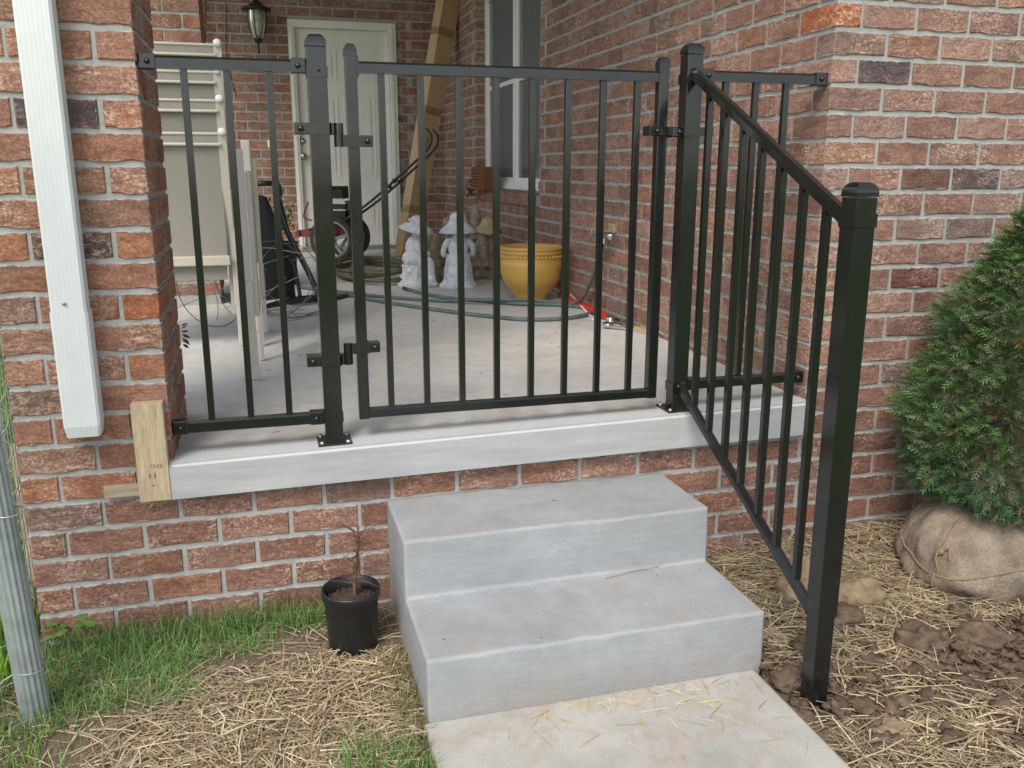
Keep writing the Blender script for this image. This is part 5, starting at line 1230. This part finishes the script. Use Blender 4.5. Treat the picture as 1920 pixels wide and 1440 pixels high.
X, Y = sample(7000, -34, -8, -45, -15, lambda x, y: 0.55*sst(-9, -13, x)+0.5*sst(-22, -26, y)*sst(-6, -12, x)+.12, 29); tag(blades('grass', X, Y, 30, 0.8, 2.8, GC+[(0.15, 0.26, 0.04)], 0.05, 0.6), 'patchy grass around the fluted metal post', 'grass', kind='stuff')
X, Y = sample(26000, -90, -16.5, -16, 170, lambda x, y: 1.0-0.55*sst(20, 160, y), 31); tag(blades('lawn_grass', X, Y, 32, 2.5, 7.5, [(0.15, 0.30, 0.03), (0.20, 0.36, 0.035), (0.12, 0.25, 0.03)], 0.12, 0.5), 'bright green lawn grass beyond the left corner of the house', 'grass', kind='stuff')
# weed
t = empty('leafy_weed', (-12.5, -2.5, -26.3), 'broad leaved green weed at the foot of the near pillar', 'weed')
for k in range(9):
    a = r.uniform(0, 6.28); L = r.uniform(1.2, 2.6); base = Vector((-12.4, -2.4, -26.3)); tip = base+Vector((math.cos(a)*L*.8, math.sin(a)*L*0.6, 1.8+r.uniform(0, 1.8))); s = Vector((-math.sin(a), math.cos(a), 0.2))*0.62; dn = Vector((math.cos(a)*1.2, math.sin(a)*1.2, -0.25+r.uniform(-.3, .4)))
    b = MB(); b.tube([base, base.lerp(tip, .5)+Vector((0, 0, .3)), tip], 0.05, 4); n0 = len(b.v)
    b.add([tip, tip+dn*.4+s, tip+dn*.9+s*.8, tip+dn*1.4, tip+dn*.9-s*.8, tip+dn*.4-s, tip+dn*.7+Vector((0, 0, .12))], [(0, 1, 6), (1, 2, 6), (2, 3, 6), (3, 4, 6), (4, 5, 6), (5, 0, 6)], True)
    b.build('leaf', 'leaf', t, tint=[[0.09, 0.19, 0.04, 1]]*len(b.v))
# clods and stones
def clod(x, y, rx, ry, rz, seed, label, mat='clod', name='dirt_clod', group=None, dz=0.15):
    b = MB(); n, m = 30, 20; vs = []; z = float(ground_h(np.array([x]), np.array([y]))[0])+rz*dz
    for i in range(m+1):
        tt = PI*i/m
        for k in range(n):
            a = 2*PI*k/n; d = Vector((math.sin(tt)*math.cos(a), math.sin(tt)*math.sin(a), math.cos(tt))); s = Vector((seed*1.3, seed*2.1, seed*.7))
            q = 1+0.38*mnoise.noise(d*1.5+s)+0.22*mnoise.noise(d*3.6+s)+0.12*mnoise.noise(d*8+s); vs.append((x+rx*d.x*q, y+ry*d.y*q, z+rz*d.z*q))
    b.add(vs, [(i*n+k, (i+1)*n+k, (i+1)*n+(k+1) % n, i*n+(k+1) % n) for i in range(m) for k in range(n)], True); o = b.build(name, mat); tag(o, label, name.replace('_', ' ').split()[-1], group)
clod(73.2, -13.0, 3.2, 2.6, 3.4, 1, 'large tan clay lump half buried in straw just behind the sloping stair railing', 'rock', 'clay_lump')
clod(77.5, -17.5, 3.6, 2.6, 2.4, 2, 'broad brown clay lump in the straw right of the tall low post', 'rock', 'clay_lump')
clod(74.2, -19.8, 2.2, 1.8, 1.6, 3, 'dark dirt clod beside the tall low post', 'clod')
clod(67.2, -36.8, 2.6, 1.9, 1.4, 4, 'ochre clay clod in the dirt in front of the tall low post', 'rock', 'clay_lump')
clod(63.6, -33.6, 1.5, 1.0, 0.8, 5, 'pale clod touching the base of the tall low post', 'rock', 'clay_lump')
clod(79.2, -26.5, 3.0, 2.3, 2.1, 6, 'big dark dirt clod in the straw in front of the burlap root ball', 'clod')
clod(86.5, -27.6, 3.6, 2.2, 1.8, 7, 'wide dark dirt clod at the right edge, in front of the root ball', 'clod')
clod(60.8, -28.6, 1.6, 1.6, 1.0, 8, 'dirt clod by the lower right corner of the steps', 'clod')
rr = random.Random(77)
b = MB()
for k in range(900):
    if k < 650: x, y = rr.gauss(83, 10), rr.gauss(-33, 6)
    else: x, y = rr.gauss(64, 4.5), rr.gauss(-31, 7)
    if y > -2 or x < 59.6 or x > 118 or math.hypot((x-96)/12, (y+13)/9) < 1: continue
    s = rr.uniform(.2, 1.0)**2.2*1.15; z = float(ground_h(np.array([x]), np.array([y]))[0]); b.ball((x, y, z+s*0.3), s, s*rr.uniform(.7, 1.1), s*rr.uniform(.5, .8), 10, 8, wob=1.3, seed=k)
tag(b.build('dirt_crumbs', 'clod'), 'scattered crumbs of dark soil between the straw right of the walk', 'soil', kind='stuff')
# a few feathery sprigs in the straw and debris on the slab
b = MB()
for k in range(7): x, y = rr.uniform(24.5, 58.8), rr.choice([rr.uniform(-25, -14), rr.uniform(-12, -1)]); z = -19.55 if y < -13 else -12.93; b.bar((x, y, z), (x+rr.uniform(-.5, .5), y+rr.uniform(-.3, .3), z+0.03), 0.06, 0.04)
for k in range(60): x, y = rr.uniform(3, 76), rr.uniform(6, 110); z = slabz(x, y)+.03; b.bar((x, y, z), (x+rr.uniform(-.9, .9), y+rr.uniform(-.6, .6), z+0.03), 0.08, 0.04)
tag(b.build('debris', 'twig'), 'tiny bits of dry debris on the slab and steps', 'debris', kind='stuff')
b = MB()
for k in range(16):
    x = 30+k*3.2+rr.uniform(-1, 1); z = slabbot(x, 0)+0.05; b.ball((x, -0.15, z-0.15), rr.uniform(.3, .9), 0.25, rr.uniform(.15, .4), 8, 5, wob=.5, seed=k)
tag(b.build('cement_drips', 'slab'), 'small drips of cement hanging under the front edge of the slab', 'cement', kind='stuff')
